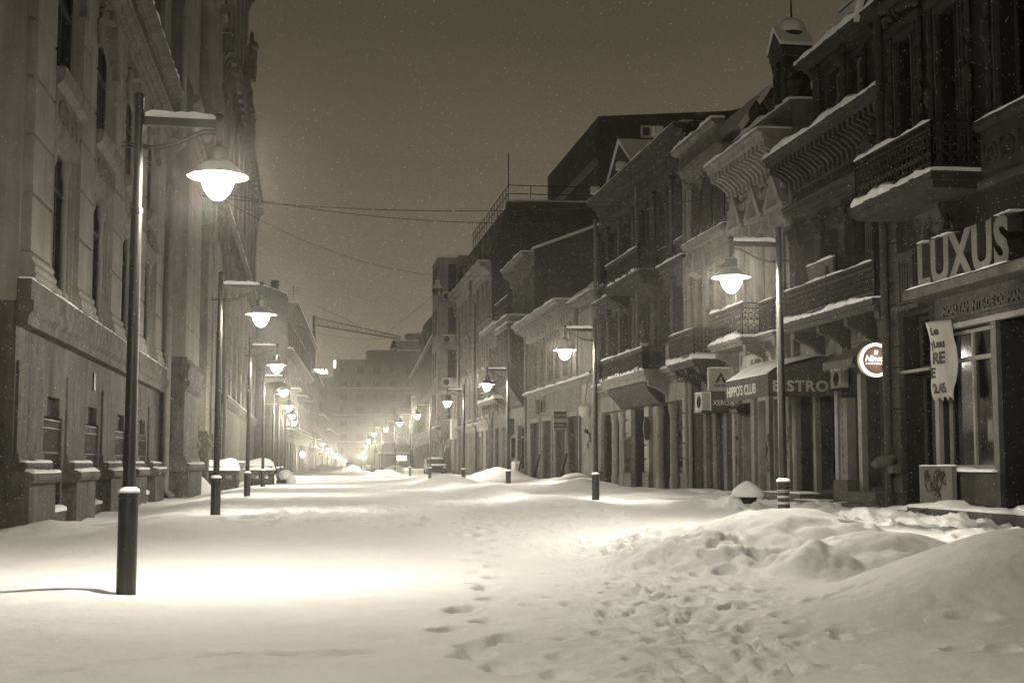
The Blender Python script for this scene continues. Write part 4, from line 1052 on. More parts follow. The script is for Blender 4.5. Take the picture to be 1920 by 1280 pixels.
# panel with tags leaning below the shop window
t = thing('graffiti_panel', 'pale panel covered in black scrawls standing below the shop window', 'panel', (11.7, 24.2, .5))
TP = As(11.62, 24.75, 12.02, 23.65)
TP = lambda u, w, v: (11.72+.03*u-w, 24.75-u, v)
m = MB(TP); m.box(0, 1.15, -.05, .05, .50, 1.20); m.box(-.12, -.003, -.05, .05, .50, 1.2); pb = m.build('panel', PLASTER_M, t, bevel=.01)
graffiti(MB(TP), .12, .95, .58, 1.12, .055, 16, .011).build('scrawl', INK, t)
MB(TP).snow(-.1, 1.15, -.05, .06, 1.20, .03, .12, .01).build('snow_cap', SNOW, t)
t = thing('poster', 'small framed poster stuck inside the shop window', 'poster', (12.1, 22.9, 2))
m = MB(T); m.box(22.72, 22.98, -.12, -.10, 1.62, 2.08); m.build('frame', WOOD_D, t); m = MB(T); m.box(22.76, 22.94, -.0995, -.095, 1.68, 2.02); m.build('picture', SIGND, t)
t = thing('broken_board', 'dark broken board lying against the snowy plinth', 'board', (11.3, 24.4, .2))
m = MB(); m.add([(11.15, 24.9, .10), (11.45, 24.1, .42), (11.50, 24.1, .36), (11.2, 24.9, .03), (11.2, 24.95, .12), (11.5, 24.15, .44), (11.55, 24.15, .38), (11.25, 24.95, .05)],
    [(0, 1, 2, 3), (4, 7, 6, 5), (0, 4, 5, 1), (1, 5, 6, 2), (2, 6, 7, 3), (3, 7, 4, 0)]); m.build('plank', WOOD_D, t)
t = thing('stone_stub', 'short round stone stub at the foot of the brick pier', 'bollard', (11.5, 26.7, .2))
m = MB(); m.lathe(11.5, 26.7, [(.17, -.1), (.16, .42), (.12, .47), (.10, .44)], 12); m.build('stub', CONC, t)
t = thing('tied_bag', 'dark bag tied to the pier beside the lit cafe door', 'bag', (11.65, 26.2, 1.2))
m = MB(); m.ball((11.62, 26.3, 1.30), .2, .16, .10, 10, 8, .18); m.ball((11.48, 26.35, 1.24), .14, .10, .09, 8, 6, .2); m.ball((11.76, 26.3, 1.36), .10, .08, .07, 8, 6, .2); m.build('sack', CANVAS_M, t)
m = MB(); m.box(11.72, 11.9, 26.2, 26.45, 1.05, 1.22); m.build('meter_box', CONC, t)

# ---- house with the long iron balcony, cafe and bistro
b = thing('balcony_house', 'sooty three-storey house with long iron balcony, dormers and a lit cafe door', 'building', (XR, 27, 0))
f = Fac(b, Rs(XR), 26.95, 34.2, -.5, 9.3, PLASTER_D, depth=11, trim=TRIM_D); T = f.T
f.balcony(26.95, 32.45, 4.72, 1.0, th=.26, rail='bars', rh=.80, snow=.15, consoles=4, snowrail=.04)
for u in (27.0, 29.6, 30.9, 32.38): MB(T).lathe(u, .93, [(.03, 4.72), (.03, 5.5), (.05, 5.55), (.06, 5.6), (.035, 5.66), (.045, 5.72), (.01, 5.78)], 8).build('railing_post', IRON, b)
for u in (27.3, 28.6, 30.2, 31.7, 33.5): f.pilaster(u, u+.42, 4.72, 7.42, .22, 'corinth', 4, TRIM_D, .4, .58)
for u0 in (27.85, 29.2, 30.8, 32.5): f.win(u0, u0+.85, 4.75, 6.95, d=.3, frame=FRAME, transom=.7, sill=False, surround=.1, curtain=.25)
f.cornice(26.95, 34.2, 7.42, 7.95, .34, TRIM_D, snow=0, name='architrave')
m = MB(T); m.box(26.95, 34.2, 0, .16, 7.95, 8.0); m.box(26.95, 34.2, 0, .16, 8.3, 8.36)
for i in range(44):
    u = 27.05+i*.163; m.lathe(u, .10, [(.03, 8.0), (.05, 8.1), (.03, 8.2), (.045, 8.3)], 6)
m.build('baluster_frieze', TRIM_D, b)
f.cornice(26.95, 34.2, 8.50, 9.28, .85, TRIM_D, snow=.2, brk=.30, bh=.16, dent=.15)
m = MB(T); m.prism_w([(27.4, 7.95), (28.9, 7.95), (28.15, 8.5)], .16, .42)
for q in range(10): m.ball((28.15+random.uniform(-.3, .3), .48, 8.3+random.uniform(-.1, .35)), .13, .10, .14, 7, 5, .2)
m.build('crest', TRIM_D, b)
# attic storey
fa = Fac(b, Rs(XR+.25), 26.95, 33.3, 9.303, 11.55, PLASTER_D, depth=10, trim=TRIM_D)
for u0 in (27.5, 29.9, 31.2): fa.win(u0, u0+.8, 9.6, 11.0, d=.2, frame=FRAME_L, transom=.6, sill=False, surround=.12)
for u in (28.75, 30.85, 32.5): fa.pilaster(u, u+.3, 9.35, 11.4, .14, 'corinth', 0, TRIM_D, .2, .4)
fa.cornice(26.95, 33.3, 11.2, 11.6, .5, TRIM_D, snow=.22)
fa.finish()
m = MB(fa.T); m.prism_w([(27.0, 11.3), (29.1, 11.3), (28.05, 12.5)], -1.5, .5); o = m.build('dormer', TRIM_D, b, smooth=0)
s = MB(fa.T); s.prism_w([(26.95, 11.5), (28.05, 12.55), (29.2, 11.42), (29.2, 11.6), (28.05, 12.78), (26.95, 11.7)], -1.5, .56); s.build('snow_cap', SNOW, o, smooth=0)
m = MB(fa.T); m.prism_u([(-.4, 11.603), (-.9, 12.9), (-10, 13.3), (-10, 11.603)], 26.95, 33.3); o = m.build('roof', ROOF, b, smooth=0)
s = MB(fa.T); s.prism_u([(-.35, 11.75), (-.86, 12.95), (-1.4, 13.05), (-1.4, 13.2), (-.8, 13.12), (-.28, 11.9)], 26.95, 33.3); s.build('snow_cap', SNOW, o, smooth=0)
fa.cornice(26.95, 33.3, 12.85, 13.1, .2, TRIM_D, snow=.2, w0=-.95)
# ground floor: cafe door, posts, bistro door
o = f.win(27.1, 29.6, .72, 3.35, d=.35, frame=FRAME, transom=0, mull=1, sill=False, kind='cafe_door', room=mat('cafe_interior', .16, var=.3, scale=1))
f.win(31.35, 32.5, .62, 3.0, d=.30, frame=WOOD_D, transom=0, mull=2, sill=False, kind='door')
f.h.append((32.75, 33.9, .5, 3.2, .35)); m = MB(T); m.box(32.75, 33.9, -.33, -.28, .5, 3.2)
for i in range(12): m.box(32.76, 33.89, -.28, -.262, .5+i*.225, .5+i*.225+.19)
m.build('roller_shutter', WOOD, b, smooth=0)
for u0, u1, mt in ((29.68, 29.88, FRAME_L), (30.85, 31.05, WOOD), (31.1, 31.3, FRAME_L), (32.55, 32.72, WOOD_L), (33.93, 34.15, WOOD_L)):
    m = MB(T); m.box(u0, u1, 0, .14, .45, 3.3); m.build('shop_post', mt, b)
m = MB(T); m.box(30.35, 30.78, 0, .22, 2.75-1.9, 2.78); o = m.build('sign_board', WOOD_L, b)
for k, ch in enumerate('CAFETERIA'): text(ch, 'sign_lettering', WOOD, b, lambda u, w, v: T(u, w, v), 30.60, .225, 2.52-k*.19, .15, .003, 1, 0, align='CENTER', flip=True)
m = MB(T); m.box(29.95, 30.8, 0, .4, .3, .86); m.build('stone_base', CONC, b)
m = MB(T); m.box(27.6, 29.66, 0, .75, -.3, .62); m.box(27.3, 31.2, .0, 1.25, -.4, .40); o = m.build('steps', CONC, b, bevel=.02)
s = MB(T); s.snow(29.7, 31.15, .85, 1.24, .40, .025, .2, .01, .8); s.build('snow_cap', SNOW, o)
m = MB(T); m.box(31.4, 34.2, 0, 1.0, -.4, .52); o = m.build('landing', CONC, b, bevel=.03)
MB(T).snow(31.4, 34.2, .5, 1.0, .52, .03, .2, .03, .8).build('snow_cap', SNOW, o)
m = MB(T); m.box(28.0, 30.1, 0, .12, 3.95, 4.50); m.build('name_board', PLASTER_M, b)
text('Linda', 'board_lettering', INK, b, T, 30.0, .125, 4.08, .50, .01, 1.15, .02, shear=.25, flip=True)
m = MB(T)
for k in range(14): m.box(28.25+k*.13, 28.33+k*.13, .12, .14, 3.99, 4.035)
m.build('board_lettering', INK, b, smooth=0)
m = MB(T); m.box(30.2, 30.9, 0, .05, 3.5, 4.4); m.box(31.0, 33.8, 0, .03, 3.45, 4.4); m.build('bare_plaster', PLASTER_M, b, smooth=0)
f.finish(); f.pipe(34.05, .2, 9.0, .12, .07, ZINC)
t = thing('cafe_lamp', 'small glowing bulb behind the cafe door glass', 'lamp', (13.1, 28.4, 2.6))
m = MB(); m.ball((13.2, 28.55, 2.55), .05, .05, .10, 8, 6); m.build('bulb', emis('cafe_glow', (1, .93, .8), 6.0), t)
m = MB(); m.tube([(13.2, 28.55, 2.64), (13.2, 28.55, 3.3)], .008, 5); m.build('cord', IRON, t)
ld = bpy.data.lights.new('cafe_bulb', 'POINT'); ld.energy = 9; ld.color = LIGHT_COL; ld.shadow_soft_size = .05
lo = bpy.data.objects.new('cafe_bulb', ld); col.objects.link(lo); lo.location = (13.13, 28.3, 2.5)
t = thing('cup_stickers', 'three pale drawn cup stickers on the cafe door glass', 'sticker', (13.0, 28.3, 1.4))
for u in (29.35, 28.95, 28.55):
    m = MB(T); m.ring((u, -.31, 1.42), .10, .007, n=12); m.ring((u, -.31, 1.55), .05, .006, n=8); m.ring((u, -.31, 1.40), .05, .006, n=8); m.build('sticker', LETTER, t)
# awning of the cafe
t = thing('cafe_awning', 'faded awning with ragged valance over the cafe door', 'awning', (XR, 28.5, 3.5))
m = MB(T); m.prism_u([(0, 4.05), (1.10, 3.52), (1.12, 3.50), (0, 3.98)], 27.8, 29.5); m.add([(29.5, 0, 4.05), (29.5, 1.1, 3.52), (29.5, 0, 3.5)], [(0, 1, 2)]); m.build('canopy', CANVAS_M, t, smooth=0)
m = MB(T)
for i in range(10):
    u = 27.8+i*.17; m.prism_w([(u, 3.505), (u+.175, 3.505), (u+.17, 3.36), (u+.09, 3.30+random.uniform(-.03, .03)), (u+.01, 3.36)], 1.10, 1.112)
m.build('valance', CANVAS_M, t, smooth=0)
# round lit sign
t = thing('round_lit_sign', 'round glowing brown sign with white script and white rim beside the drainpipe', 'sign', (11.97, 27.5, 3.44))
TD = Ys(27.45)
n = 40; circ = lambda r_: [(11.97+r_*math.cos(2*PI*i/n), 3.44+r_*math.sin(2*PI*i/n)) for i in range(n)]
m = MB(TD); m.prism_w(circ(.365), -.13, 0); m.build('casing', WHITE, t, smooth=30)
m = MB(TD); c0, c1 = circ(.298), circ(.362)
m.add([(x, .012, z) for x, z in c0]+[(x, .012, z) for x, z in c1]+[(x, .001, z) for x, z in c1]+[(x, .001, z) for x, z in c0], [(k*n+i, k*n+(i+1) % n, ((k+1) % 4)*n+(i+1) % n, ((k+1) % 4)*n+i) for k in range(4) for i in range(n)])
m.build('lit_rim', emis('sign_rim', (1, .97, .9), 1.5), t)
def brown():
    m = bpy.data.materials.new('lit_brown_face'); m.use_nodes = True; nt = m.node_tree; p = nt.nodes['Principled BSDF']; L = nt.links
    tc = nt.nodes.new('ShaderNodeTexCoord'); g_ = nt.nodes.new('ShaderNodeTexGradient'); g_.gradient_type = 'SPHERICAL'; mp = nt.nodes.new('ShaderNodeMapping'); mp.inputs['Scale'].default_value = (2.6, 2.6, 2.6)
    L.new(tc.outputs['Object'], mp.inputs[0]); L.new(mp.outputs[0], g_.inputs[0])
    r_ = nt.nodes.new('ShaderNodeValToRGB'); r_.color_ramp.elements[0].color = (.035, .018, .012, 1); r_.color_ramp.elements[1].color = (.42, .25, .19, 1); L.new(g_.outputs[0], r_.inputs[0])
    L.new(r_.outputs[0], p.inputs['Emission Color']); p.inputs['Emission Strength'].default_value = .8; p.inputs['Base Color'].default_value = (.06, .03, .02, 1); return m
m = MB(TD); m.prism_w(circ(.2975), .001, .008); m.build('lit_face', brown(), t)
LG = emis('sign_lettering_white', (1, .98, .94), 1.3)
text('Ninette', 'script_lettering', LG, t, TD, 11.715, .012, 3.41, .185, .002, .93, .0025, shear=.3)
text('CAFETERIA', 'small_lettering', LG, t, TD, 11.735, .012, 3.345, .052, .002, 1.15, .001, space=1.3)
m = MB(TD)
for k in range(3): m.tube([(11.97+k*.03-.03, .012, 3.55), (11.96+k*.03-.03, .012, 3.58), (11.985+k*.03-.03, .012, 3.61), (11.97+k*.03-.03, .012, 3.65)], .006, 5)
m.build('steam_mark', LG, t)
m = MB(TD)
for z in (3.28, 3.58): m.tube([(12.3, -.06, z), (12.75, -.06, z)], .015, 6)
m.build('bracket', IRON, t)
# bistro awning
t = thing('bistro_awning', 'dark box awning with pale bistro lettering and snow on its slope', 'awning', (XR, 32.5, 3.3))
u0, u1, wv = 31.5, 34.9, 1.72
pr = [(0, 3.9), (wv-.25, 3.52), (wv, 3.40), (wv, 2.86), (wv-.03, 2.86), (wv-.03, 3.36), (0, 3.83)]
m = MB(T); m.prism_u(pr, u0, u1); m.build('canopy', CANVAS, t, smooth=0)
m = MB(T); m.prism_u([(0, 3.88), (wv-.25, 3.505), (wv-.004, 3.39), (wv-.004, 2.86), (0, 2.86)], u0-.004, u0+.02); m.build('end_panel', CANVAS, t, smooth=0)
TE = Ys(u0-.004)
text('BISTRO', 'lettering', LETTER, t, TE, 11.08, .004, 2.99, .36, .003, 1.10, .012, space=1.12)
text("HIPPO'S CLUB", 'lettering', LETTER, t, lambda u, w, v: T(u, w, v), 34.75, wv+.004, 2.98, .36, .003, 1.05, .006, flip=True)
s = MB(T); n = 14
vs = []
for i in range(n+1):
    u = u0+.05+(u1-u0-.1)*i/n; k = .8+.3*math.sin(i*1.3)+random.uniform(-.1, .1); k *= .4 if i in (0, n) else 1
    vs += [(u, .15, 3.86), (u, .5, 3.80+.13*k), (u, 1.1, 3.64+.16*k), (u, wv-.2, 3.52+.12*k), (u, wv+.01, 3.40+.03*k), (u, wv-.02, 3.39)]
s.add(vs, [(i*6+j, i*6+(j+1) % 6, (i+1)*6+(j+1) % 6, (i+1)*6+j) for i in range(n) for j in range(6)]); s.build('snow_cap', SNOW, t)
def ac_unit(T, u, w, v, label, s=1.0, group='air conditioners on the walls'):
    p = T(u, w, v); t = thing('air_conditioner', label, 'air conditioner', p, group)
    m = MB(T); m.box(u-.38*s, u+.38*s, w, w+.28*s, v, v+.54*s); o = m.build('casing', AC, t, bevel=.02)
    m = MB(T); c = (u-.08*s, w+.285*s, v+.27*s); 
    for k in range(6): m.ring(c, (.05+.03*k)*s, .006, n=18)
    m.build('fan_guard', IRON, o)
    m = MB(T); m.add(*[(lambda a: ([(c[0]+.2*s*math.cos(2*PI*i/20), w+.2815*s, c[2]+.2*s*math.sin(2*PI*i/20)) for i in range(20)], [tuple(range(20))]))(0)][0]); m.build('fan_opening', INK, o, smooth=0, recalc=False)
    m = MB(T); m.box(u-.4*s, u+.4*s, 0, w+.3*s, v-.05, v-.003); m.build('bracket', IRON, t)
    MB(T).snow(u-.38*s, u+.38*s, w, w+.28*s, v+.54*s, .06, .1, .02).build('snow_cap', SNOW, o)
    return t
ac_unit(T, 30.95, .02, 3.03, 'white air conditioner on a bracket between the bistro awning and the cafe', .8)
# blank board behind the long balcony
t = thing('blank_board', 'plain grey board leaning behind the long iron balcony', 'board', (12.2, 30.8, 4.8))
m = MB(T); m.box(30.3, 32.0, .45, .50, 4.75, 6.10); m.build('sheet', PLASTER_M, t); MB(T).snow(30.3, 32.0, .44, .52, 6.10, .06, .15, .02).build('snow_cap', SNOW, t)

# ---- pale house with pedimented arched windows and turret
b = thing('turret_house', 'pale house with pedimented arched windows, bracketed cornice and little turret', 'building', (XR, 34.2, 0))
f = Fac(b, Rs(XR), 34.2, 39.2, -.5, 10.2, PLASTER, depth=11, trim=TRIM_L); T = f.T
for uc in (35.0, 36.7, 38.4): f.win(uc-.42, uc+.42, 5.15, 7.75, d=.22, arch=True, frame=FRAME, transom=.62, sill=False, surround=.16, pediment=1.0, trim=TRIM_L)
f.cornice(34.2, 39.2, 9.25, 10.15, .95, TRIM_L, snow=.12, brk=.34, bh=.12, dent=.17)
m = MB(T); m.box(34.2, 39.2, 0, .14, 8.62, 8.78)
for i in range(17): m.box(34.3+i*.29, 34.47+i*.29, .0, .26, 8.60, 8.80)
for i in range(12): u = 34.45+i*.41; m.ball((u, .10, 9.05), .11, .08, .12, 6, 5, .3); m.ball((u+.2, .08, 9.08), .06, .06, .1, 6, 4, .3)
m.build('bracket_frieze', TRIM_L, b, smooth=30)
f.h.append((35.0, 36.0, .4, 3.0, .3)); f.h.append((36.4, 37.3, .4, 3.0, .3)); f.h.append((37.7, 38.7, .4, 3.0, .3))
for u0, u1 in ((35.0, 36.0), (36.4, 37.3), (37.7, 38.7)):
    m = MB(T); m.box(u0, u1, -.3, -.24, .4, 3.0)
    for i in range(4): m.box(u0+.04+i*(u1-u0)/4, u0-.02+(i+1)*(u1-u0)/4, -.24, -.225, .5, 2.9)
    m.build('shutter', WOOD, b, smooth=0)
for u0, u1 in ((34.5, 34.9), (36.06, 36.34), (37.36, 37.64), (38.76, 39.1)):
    m = MB(T); m.box(u0, u1, 0, .12, .2, 3.15); m.build('shop_post', WOOD_L, b)
m = MB(T); graffiti(m, 34.5, 34.9, 1.2, 2.9, .125, 8, .010); graffiti(m, 36.06, 36.34, 1.0, 2.4, .125, 7, .010); graffiti(m, 38.76, 39.1, .9, 2.5, .125, 9, .012); m.build('scrawl', INK, b)
m = MB(T); graffiti(m, 32.8, 33.85, .9, 2.9, -.255, 9, .016); m.build('scrawl', INK, b)
f.balcony(35.9, 39.0, 4.72, .95, th=.22, rail='scroll', rh=.95, snow=.2, consoles=2, mat_=TRIM, railmat=IRON, snowrail=.06)
f.balcony(34.3, 35.6, 4.72, .6, th=.2, rail='scroll', rh=.9, snow=.1, consoles=2, mat_=TRIM)
f.finish(); f.pipe(39.1, .2, 9.2, .14, .07, PIPE_L)
m = MB(T); m.box(34.2, 39.2, -11, -.15, 10.203, 10.75); m.prism_u([(-.1, 10.75), (.05, 10.78), (.05, 10.95), (-.6, 11.0), (-.6, 10.75)], 34.2, 39.2); o = m.build('parapet', TRIM, b)
for i in range(5): pass
MB(T).snow(34.2, 39.2, -.6, .05, 10.96, .16, .25, .04, .7).build('snow_cap', SNOW, o)
m = MB(T); uc = 35.1
m.box(uc-.4, uc+.4, -.75, -.1, 10.75, 12.3)
for uu in (uc-.34, uc+.34): m.lathe(uu, -.02, [(.10, 11.0), (.09, 11.1), (.075, 12.0), (.11, 12.1), (.12, 12.3)], 10)
m.box(uc-.5, uc+.5, -.82, .10, 12.3, 12.5); m.prism_w([(uc-.55, 12.5), (uc+.55, 12.5), (uc, 13.05)], -.86, .14)
o = m.build('turret', TRIM_D, b, smooth=30)
m = MB(T); m.lathe(uc, -.38, [(.30, 12.8), (.32, 13.05), (.27, 13.28), (.15, 13.42), (.03, 13.46), (.02, 14.0)], 14); d_ = m.build('dome', ROOF, o)
s = MB(T); s.prism_w([(uc-.57, 12.56), (uc, 13.1), (uc+.57, 12.56), (uc+.57, 12.66), (uc, 13.24), (uc-.57, 12.66)], -.8, .16); s.ball((uc, -.38, 13.2), .37, .37, .29, 12, 8); s.build('snow_cap', SNOW, o)
for uu, z in ((36.4, 10.98), (37.8, 10.98), (34.5, 10.98)):
    MB(T).lathe(uu, -.25, [(.16, z), (.16, z+.1), (.1, z+.2), (.22, z+.42), (.24, z+.55), (.12, z+.75), (.03, z+.9)], 10).build('urn', TRIM_D, b)
t = thing('studio_sign', 'long pale studio sign board with dark lettering above the bistro awning', 'sign', (12.5, 36.7, 4.2))
m = MB(T); m.box(34.75, 38.35, .12, .20, 3.93, 4.62); m.build('board', SIGNW, t, bevel=.01)
text('STUDIOUL CINEMATOGRAFIC', 'lettering', INK, t, T, 37.75, .205, 4.34, .20, .003, .82, .006, flip=True); text('S.C. ANIMAFILM S.A.', 'lettering', INK, t, T, 37.3, .205, 4.05, .20, .003, .88, .006, flip=True)
for u in (38.25, 35.15): text('AF', 'emblem', INK, t, T, u, .205, 4.06, .42, .003, .45, .012, shear=.2, flip=True)
MB(T).snow(34.8, 38.3, .10, .22, 4.62, .03, .2, .015).build('snow_cap', SNOW, t)
t = thing('wall_sconce', 'small dark hood lamp fixed under the bistro awning', 'lamp', (12.5, 38.2, 2.7))
m = MB(T); m.prism_u([(0, 2.65), (.42, 2.72), (.46, 2.82), (.3, 2.95), (0, 3.0)], 37.9, 38.6); m.build('hood', CAN, t)

# ---- tall narrow house hung with dark sheets
b = thing('sheeted_house', 'crumbling house with balustraded cornice and dark sheets over its upper windows', 'building', (XR, 39.2, 0))
f = Fac(b, Rs(XR), 39.2, 43.9, -.5, 11.3, PLASTER_M, depth=11, trim=TRIM); T = f.T
for uc in (40.3, 41.55, 42.8): f.win(uc-.42, uc+.42, 5.0, 7.4, d=.25, frame=FRAME, transom=.7, sill=False, surround=.12, curtain=.2)
for uc in (40.3, 41.55, 42.8): f.win(uc-.42, uc+.42, 8.75, 10.2, d=.25, frame=FRAME, transom=.7, sill=False, surround=.10)
for i, (u0, u1) in enumerate(((39.5, 40.7), (40.75, 42.0), (42.05, 43.2))):
    m = MB(T); n = 14; vs = []
    for k in range(n+1):
        u = u0+(u1-u0)*k/n; vs += [(u, .16+.04*math.sin(k*1.9+i), 10.25), (u, .20+.06*math.sin(k*1.9+i+.5), 9.3), (u, .17+.07*math.sin(k*1.7+i+1), 8.55+.05*math.sin(k*2.7))]
    m.add(vs, [(k*3+j, (k+1)*3+j, (k+1)*3+j+1, k*3+j+1) for k in range(n) for j in range(2)]); m.build('hanging_sheet', CANVAS, b, smooth=60)
for u in (39.6, 40.9, 42.15, 43.4): f.pilaster(u-.16, u+.16, 8.6, 10.5, .16, 'corinth', 0, TRIM, .2, .4)
f.cornice(39.2, 43.9, 10.45, 10.95, .4, TRIM, snow=0, name='architrave')
m = MB(T); m.box(39.2, 43.9, .35, .5, 10.95, 11.02); m.prism_u([(.28, 11.5), (.55, 11.5), (.68, 11.6), (.7, 11.7), (.28, 11.72)], 39.2, 43.9)
for i in range(26): m.lathe(39.35+i*.174, .42, [(.04, 11.02), (.07, 11.15), (.03, 11.3), (.055, 11.5)], 7)
m.build('balustrade', TRIM, b); MB(T).snow(39.2, 43.9, .26, .70, 11.7, .12, .2, .04, .8).build('snow_cap', SNOW, b)
f.cornice(39.2, 43.9, 8.0, 8.5, .38, TRIM, snow=.04, name='string_course', dent=.25)
m = MB(T); m.prism_u([(0, 7.3), (.35, 7.45), (.4, 7.8), (.3, 8.2), (0, 8.3)], 42.5, 43.3); m.ring((42.9, .4, 7.85), .2, .07, n=12)
m.build('cartouche', TRIM, b)
f.balcony(40.3, 43.3, 4.45, 1.05, th=.22, rail='bars', rh=.95, snow=.22, consoles=3, mat_=TRIM_D, snowrail=.03)
m = MB(T)
for q in range(7): m.ring((40.5+q*.42, .8, 4.08), .13, .022, 0, 5, n=10); m.ring((43.2, .2+q*.13, 4.0), .1, .02, 0, 5, n=9, plane='wv') if q < 5 else None
m.build('scrollwork', IRON, b)
for u0, u1, mt in ((39.5, 40.3, WOOD), (40.62, 41.4, WOOD), (41.75, 42.5, WOOD), (42.8, 43.5, WOOD)):
    f.h.append((u0, u1, .35, 2.85, .2)); m = MB(T); m.box(u0, u1, -.2, -.14, .35, 2.85)
    for i in range(3): m.box(u0+.03+i*(u1-u0)/3, u0-.02+(i+1)*(u1-u0)/3, -.14, -.128, .45, 2.75)
    m.build('shutter', mt, b, smooth=0)
m = MB(T); m.box(39.2, 43.9, 0, .6, -.4, .32); o = m.build('plinth', CONC, b); MB(T).snow(39.25, 43.85, .05, .62, .32, .1, .2, .03, .8).build('snow_cap', SNOW, o)
f.finish(); f.pipe(43.75, .2, 10.4, .14, .07, PIPE_L)
m = MB(T); m.prism_u([(-.3, 11.303), (-1.2, 12.6), (-11, 13.2), (-11, 11.303)], 39.2, 43.9); o = m.build('roof', ROOF, b, smooth=0)
s = MB(T); s.prism_u([(-.28, 11.35), (-1.2, 12.63), (-4, 12.85), (-4, 12.97), (-1.15, 12.78), (-.15, 11.5)], 39.2, 43.9); s.build('snow_cap', SNOW, o, smooth=0)
t = thing('copy_shop_sign', 'two-part hanging shop sign, pale panel with a triangle emblem over a dark panel', 'sign', (12.4, 39.6, 3.4))
TS = Ys(39.6)
m = MB(TS); m.box(11.90, 12.66, 0, .10, 3.42, 4.10); m.build('pale_panel', SIGNW, t, bevel=.02)
m = MB(TS); m.box(11.98, 12.66, 0, .10, 2.80, 3.40); m.build('dark_panel', SIGND, t, bevel=.01)
m = MB(TS); m.prism_w([(12.10, 3.66), (12.29, 3.98), (12.48, 3.66), (12.38, 3.66), (12.29, 3.84), (12.19, 3.66)], .10, .106); m.box(12.2, 12.42, .10, .105, 3.72, 3.745); m.build('emblem', INK, t, smooth=0)
text('ADEXIM', 'lettering', INK, t, TS, 12.07, .103, 3.53, .12, .003, .95, .003); text('XEROX', 'lettering', WHITE, t, TS, 12.03, .103, 2.99, .21, .003, .93, 0)
MB(TS).snow(11.9, 12.66, 0, .1, 4.10, .04, .1, .02).build('snow_cap', SNOW, t)
ac_unit(T, 40.5, .55, 2.85, 'air conditioner behind the two-part hanging shop sign', 1.0)

# ---- long grey house with two stone balconies
b = thing('long_house', 'long grey three-storey house with two stone balustraded balconies one above the other', 'building', (XR, 43.9, 0))
f = Fac(b, Rs(XR), 43.9, 58.5, -.5, 12.4, PLASTER_D, depth=13, trim=TRIM_D); T = f.T
UC = [45.0, 47.4, 50.3, 53.2, 55.6, 57.4]
for uc in UC:
    hw = .5 if uc < 57 else .42
    f.win(uc-hw, uc+hw, 4.95, 7.35, d=.28, frame=FRAME, transom=.68, sill=uc not in (47.4, 50.3), surround=.14, curtain=.3, snow=.05)
    f.win(uc-hw, uc+hw, 8.95, 11.0, d=.28, frame=FRAME, transom=.68, sill=uc != 50.3, surround=.14, curtain=.22, snow=.05)
    if uc not in (50.3,):
        m = MB(T); m.box(uc-.7, uc+.7, 0, .06, 8.35, 8.75)
        for q in range(5): m.lathe(uc-.5+q*.25, .06, [(.04, 8.38), (.07, 8.5), (.04, 8.6), (.05, 8.72)], 6)
        m.build('apron_balusters', TRIM_D, b)
for u in (46.1, 48.7, 51.75, 54.3, 56.45, 58.1):
    f.pilaster(u-.2, u+.2, 4.6, 7.75, .12, 'plain', 0, TRIM_D, .3, .3); f.pilaster(u-.2, u+.2, 8.6, 11.3, .12, 'plain', 0, TRIM_D, .3, .3)
f.cornice(43.9, 58.5, 4.05, 4.55, .42, TRIM, snow=.13); f.cornice(43.9, 58.5, 7.85, 8.25, .36, TRIM_D, snow=.10)
f.cornice(43.9, 58.5, 11.35, 11.6, .15, TRIM_D, snow=0, name='architrave')
for i in range(3): MB(T).box(45.2+i*4.6, 48.2+i*4.6, 0, .04, 11.72, 12.02).build('frieze_panel', TRIM_D, b)
f.cornice(43.9, 58.5, 12.1, 12.75, .6, TRIM_D, snow=.06, dent=.28)
f.balcony(47.4, 53.2, 8.25, .95, th=.34, rail='baluster', rh=.85, snow=.13, consoles=2, mat_=TRIM_D, railmat=TRIM_D, snowrail=.06)
f.balcony(46.6, 53.8, 4.55, 1.0, th=.40, rail='baluster', rh=.80, snow=.15, consoles=2, mat_=TRIM, railmat=TRIM_D, snowrail=.07)
m = MB(T); m.prism_u([(0, 3.3), (.3, 3.4), (.75, 3.9), (.85, 4.12), (0, 4.12)], 47.2, 53.2); m.build('balcony_corbel', TRIM_D, b, smooth=20)
m = MB(T)
for u in (57.9, 54.8, 45.6): m.box(u-.22, u+.22, .1, .42, 4.56, 5.3); m.lathe(u, .26, [(.25, 5.3), (.22, 5.38), (.08, 5.45), (.1, 5.6), (.02, 5.72)], 8)
m.build('pedestal', TRIM, b)
# ground floor: rusticated piers, columned windows, deep doorway
for u0, u1 in ((57.7, 58.45), (52.1, 53.0), (49.3, 50.0), (44.0, 44.7)): f.rustic(u0, u1, .9, 3.45, .16, .5, PLASTER, .05, 'rusticated_pier')
for u0, u1 in ((57.6, 58.45), (52.0, 53.1), (49.2, 50.1), (44.0, 44.8)):
    m = MB(T); m.box(u0-.02, u1, 0, .22, -.4, .9); m.build('pier_base', PLASTER_M, b)
o = f.win(53.3, 57.4, .35, 3.3, d=.32, frame=WOOD_D, transom=.78, mull=3, sill=False, kind='shop_window')
f.h.append((50.1, 52.0, .2, 3.4, 1.3)); m = MB(T); m.box(50.1, 52.0, -1.3, -1.22, .2, 3.4); m.build('door', WOOD_D, b)
o = f.win(46.3, 47.6, .35, 3.3, d=.32, frame=WOOD_D, transom=.8, mull=0, sill=False, kind='door')
for u in (53.75, 55.1, 45.95, 47.85):
    m = MB(T); m.lathe(u, .10, [(.19, -.2), (.19, .7), (.16, .75), (.15, 2.9), (.18, 2.95), (.21, 3.25), (.22, 3.3)], 12); m.build('column', PLASTER, b)
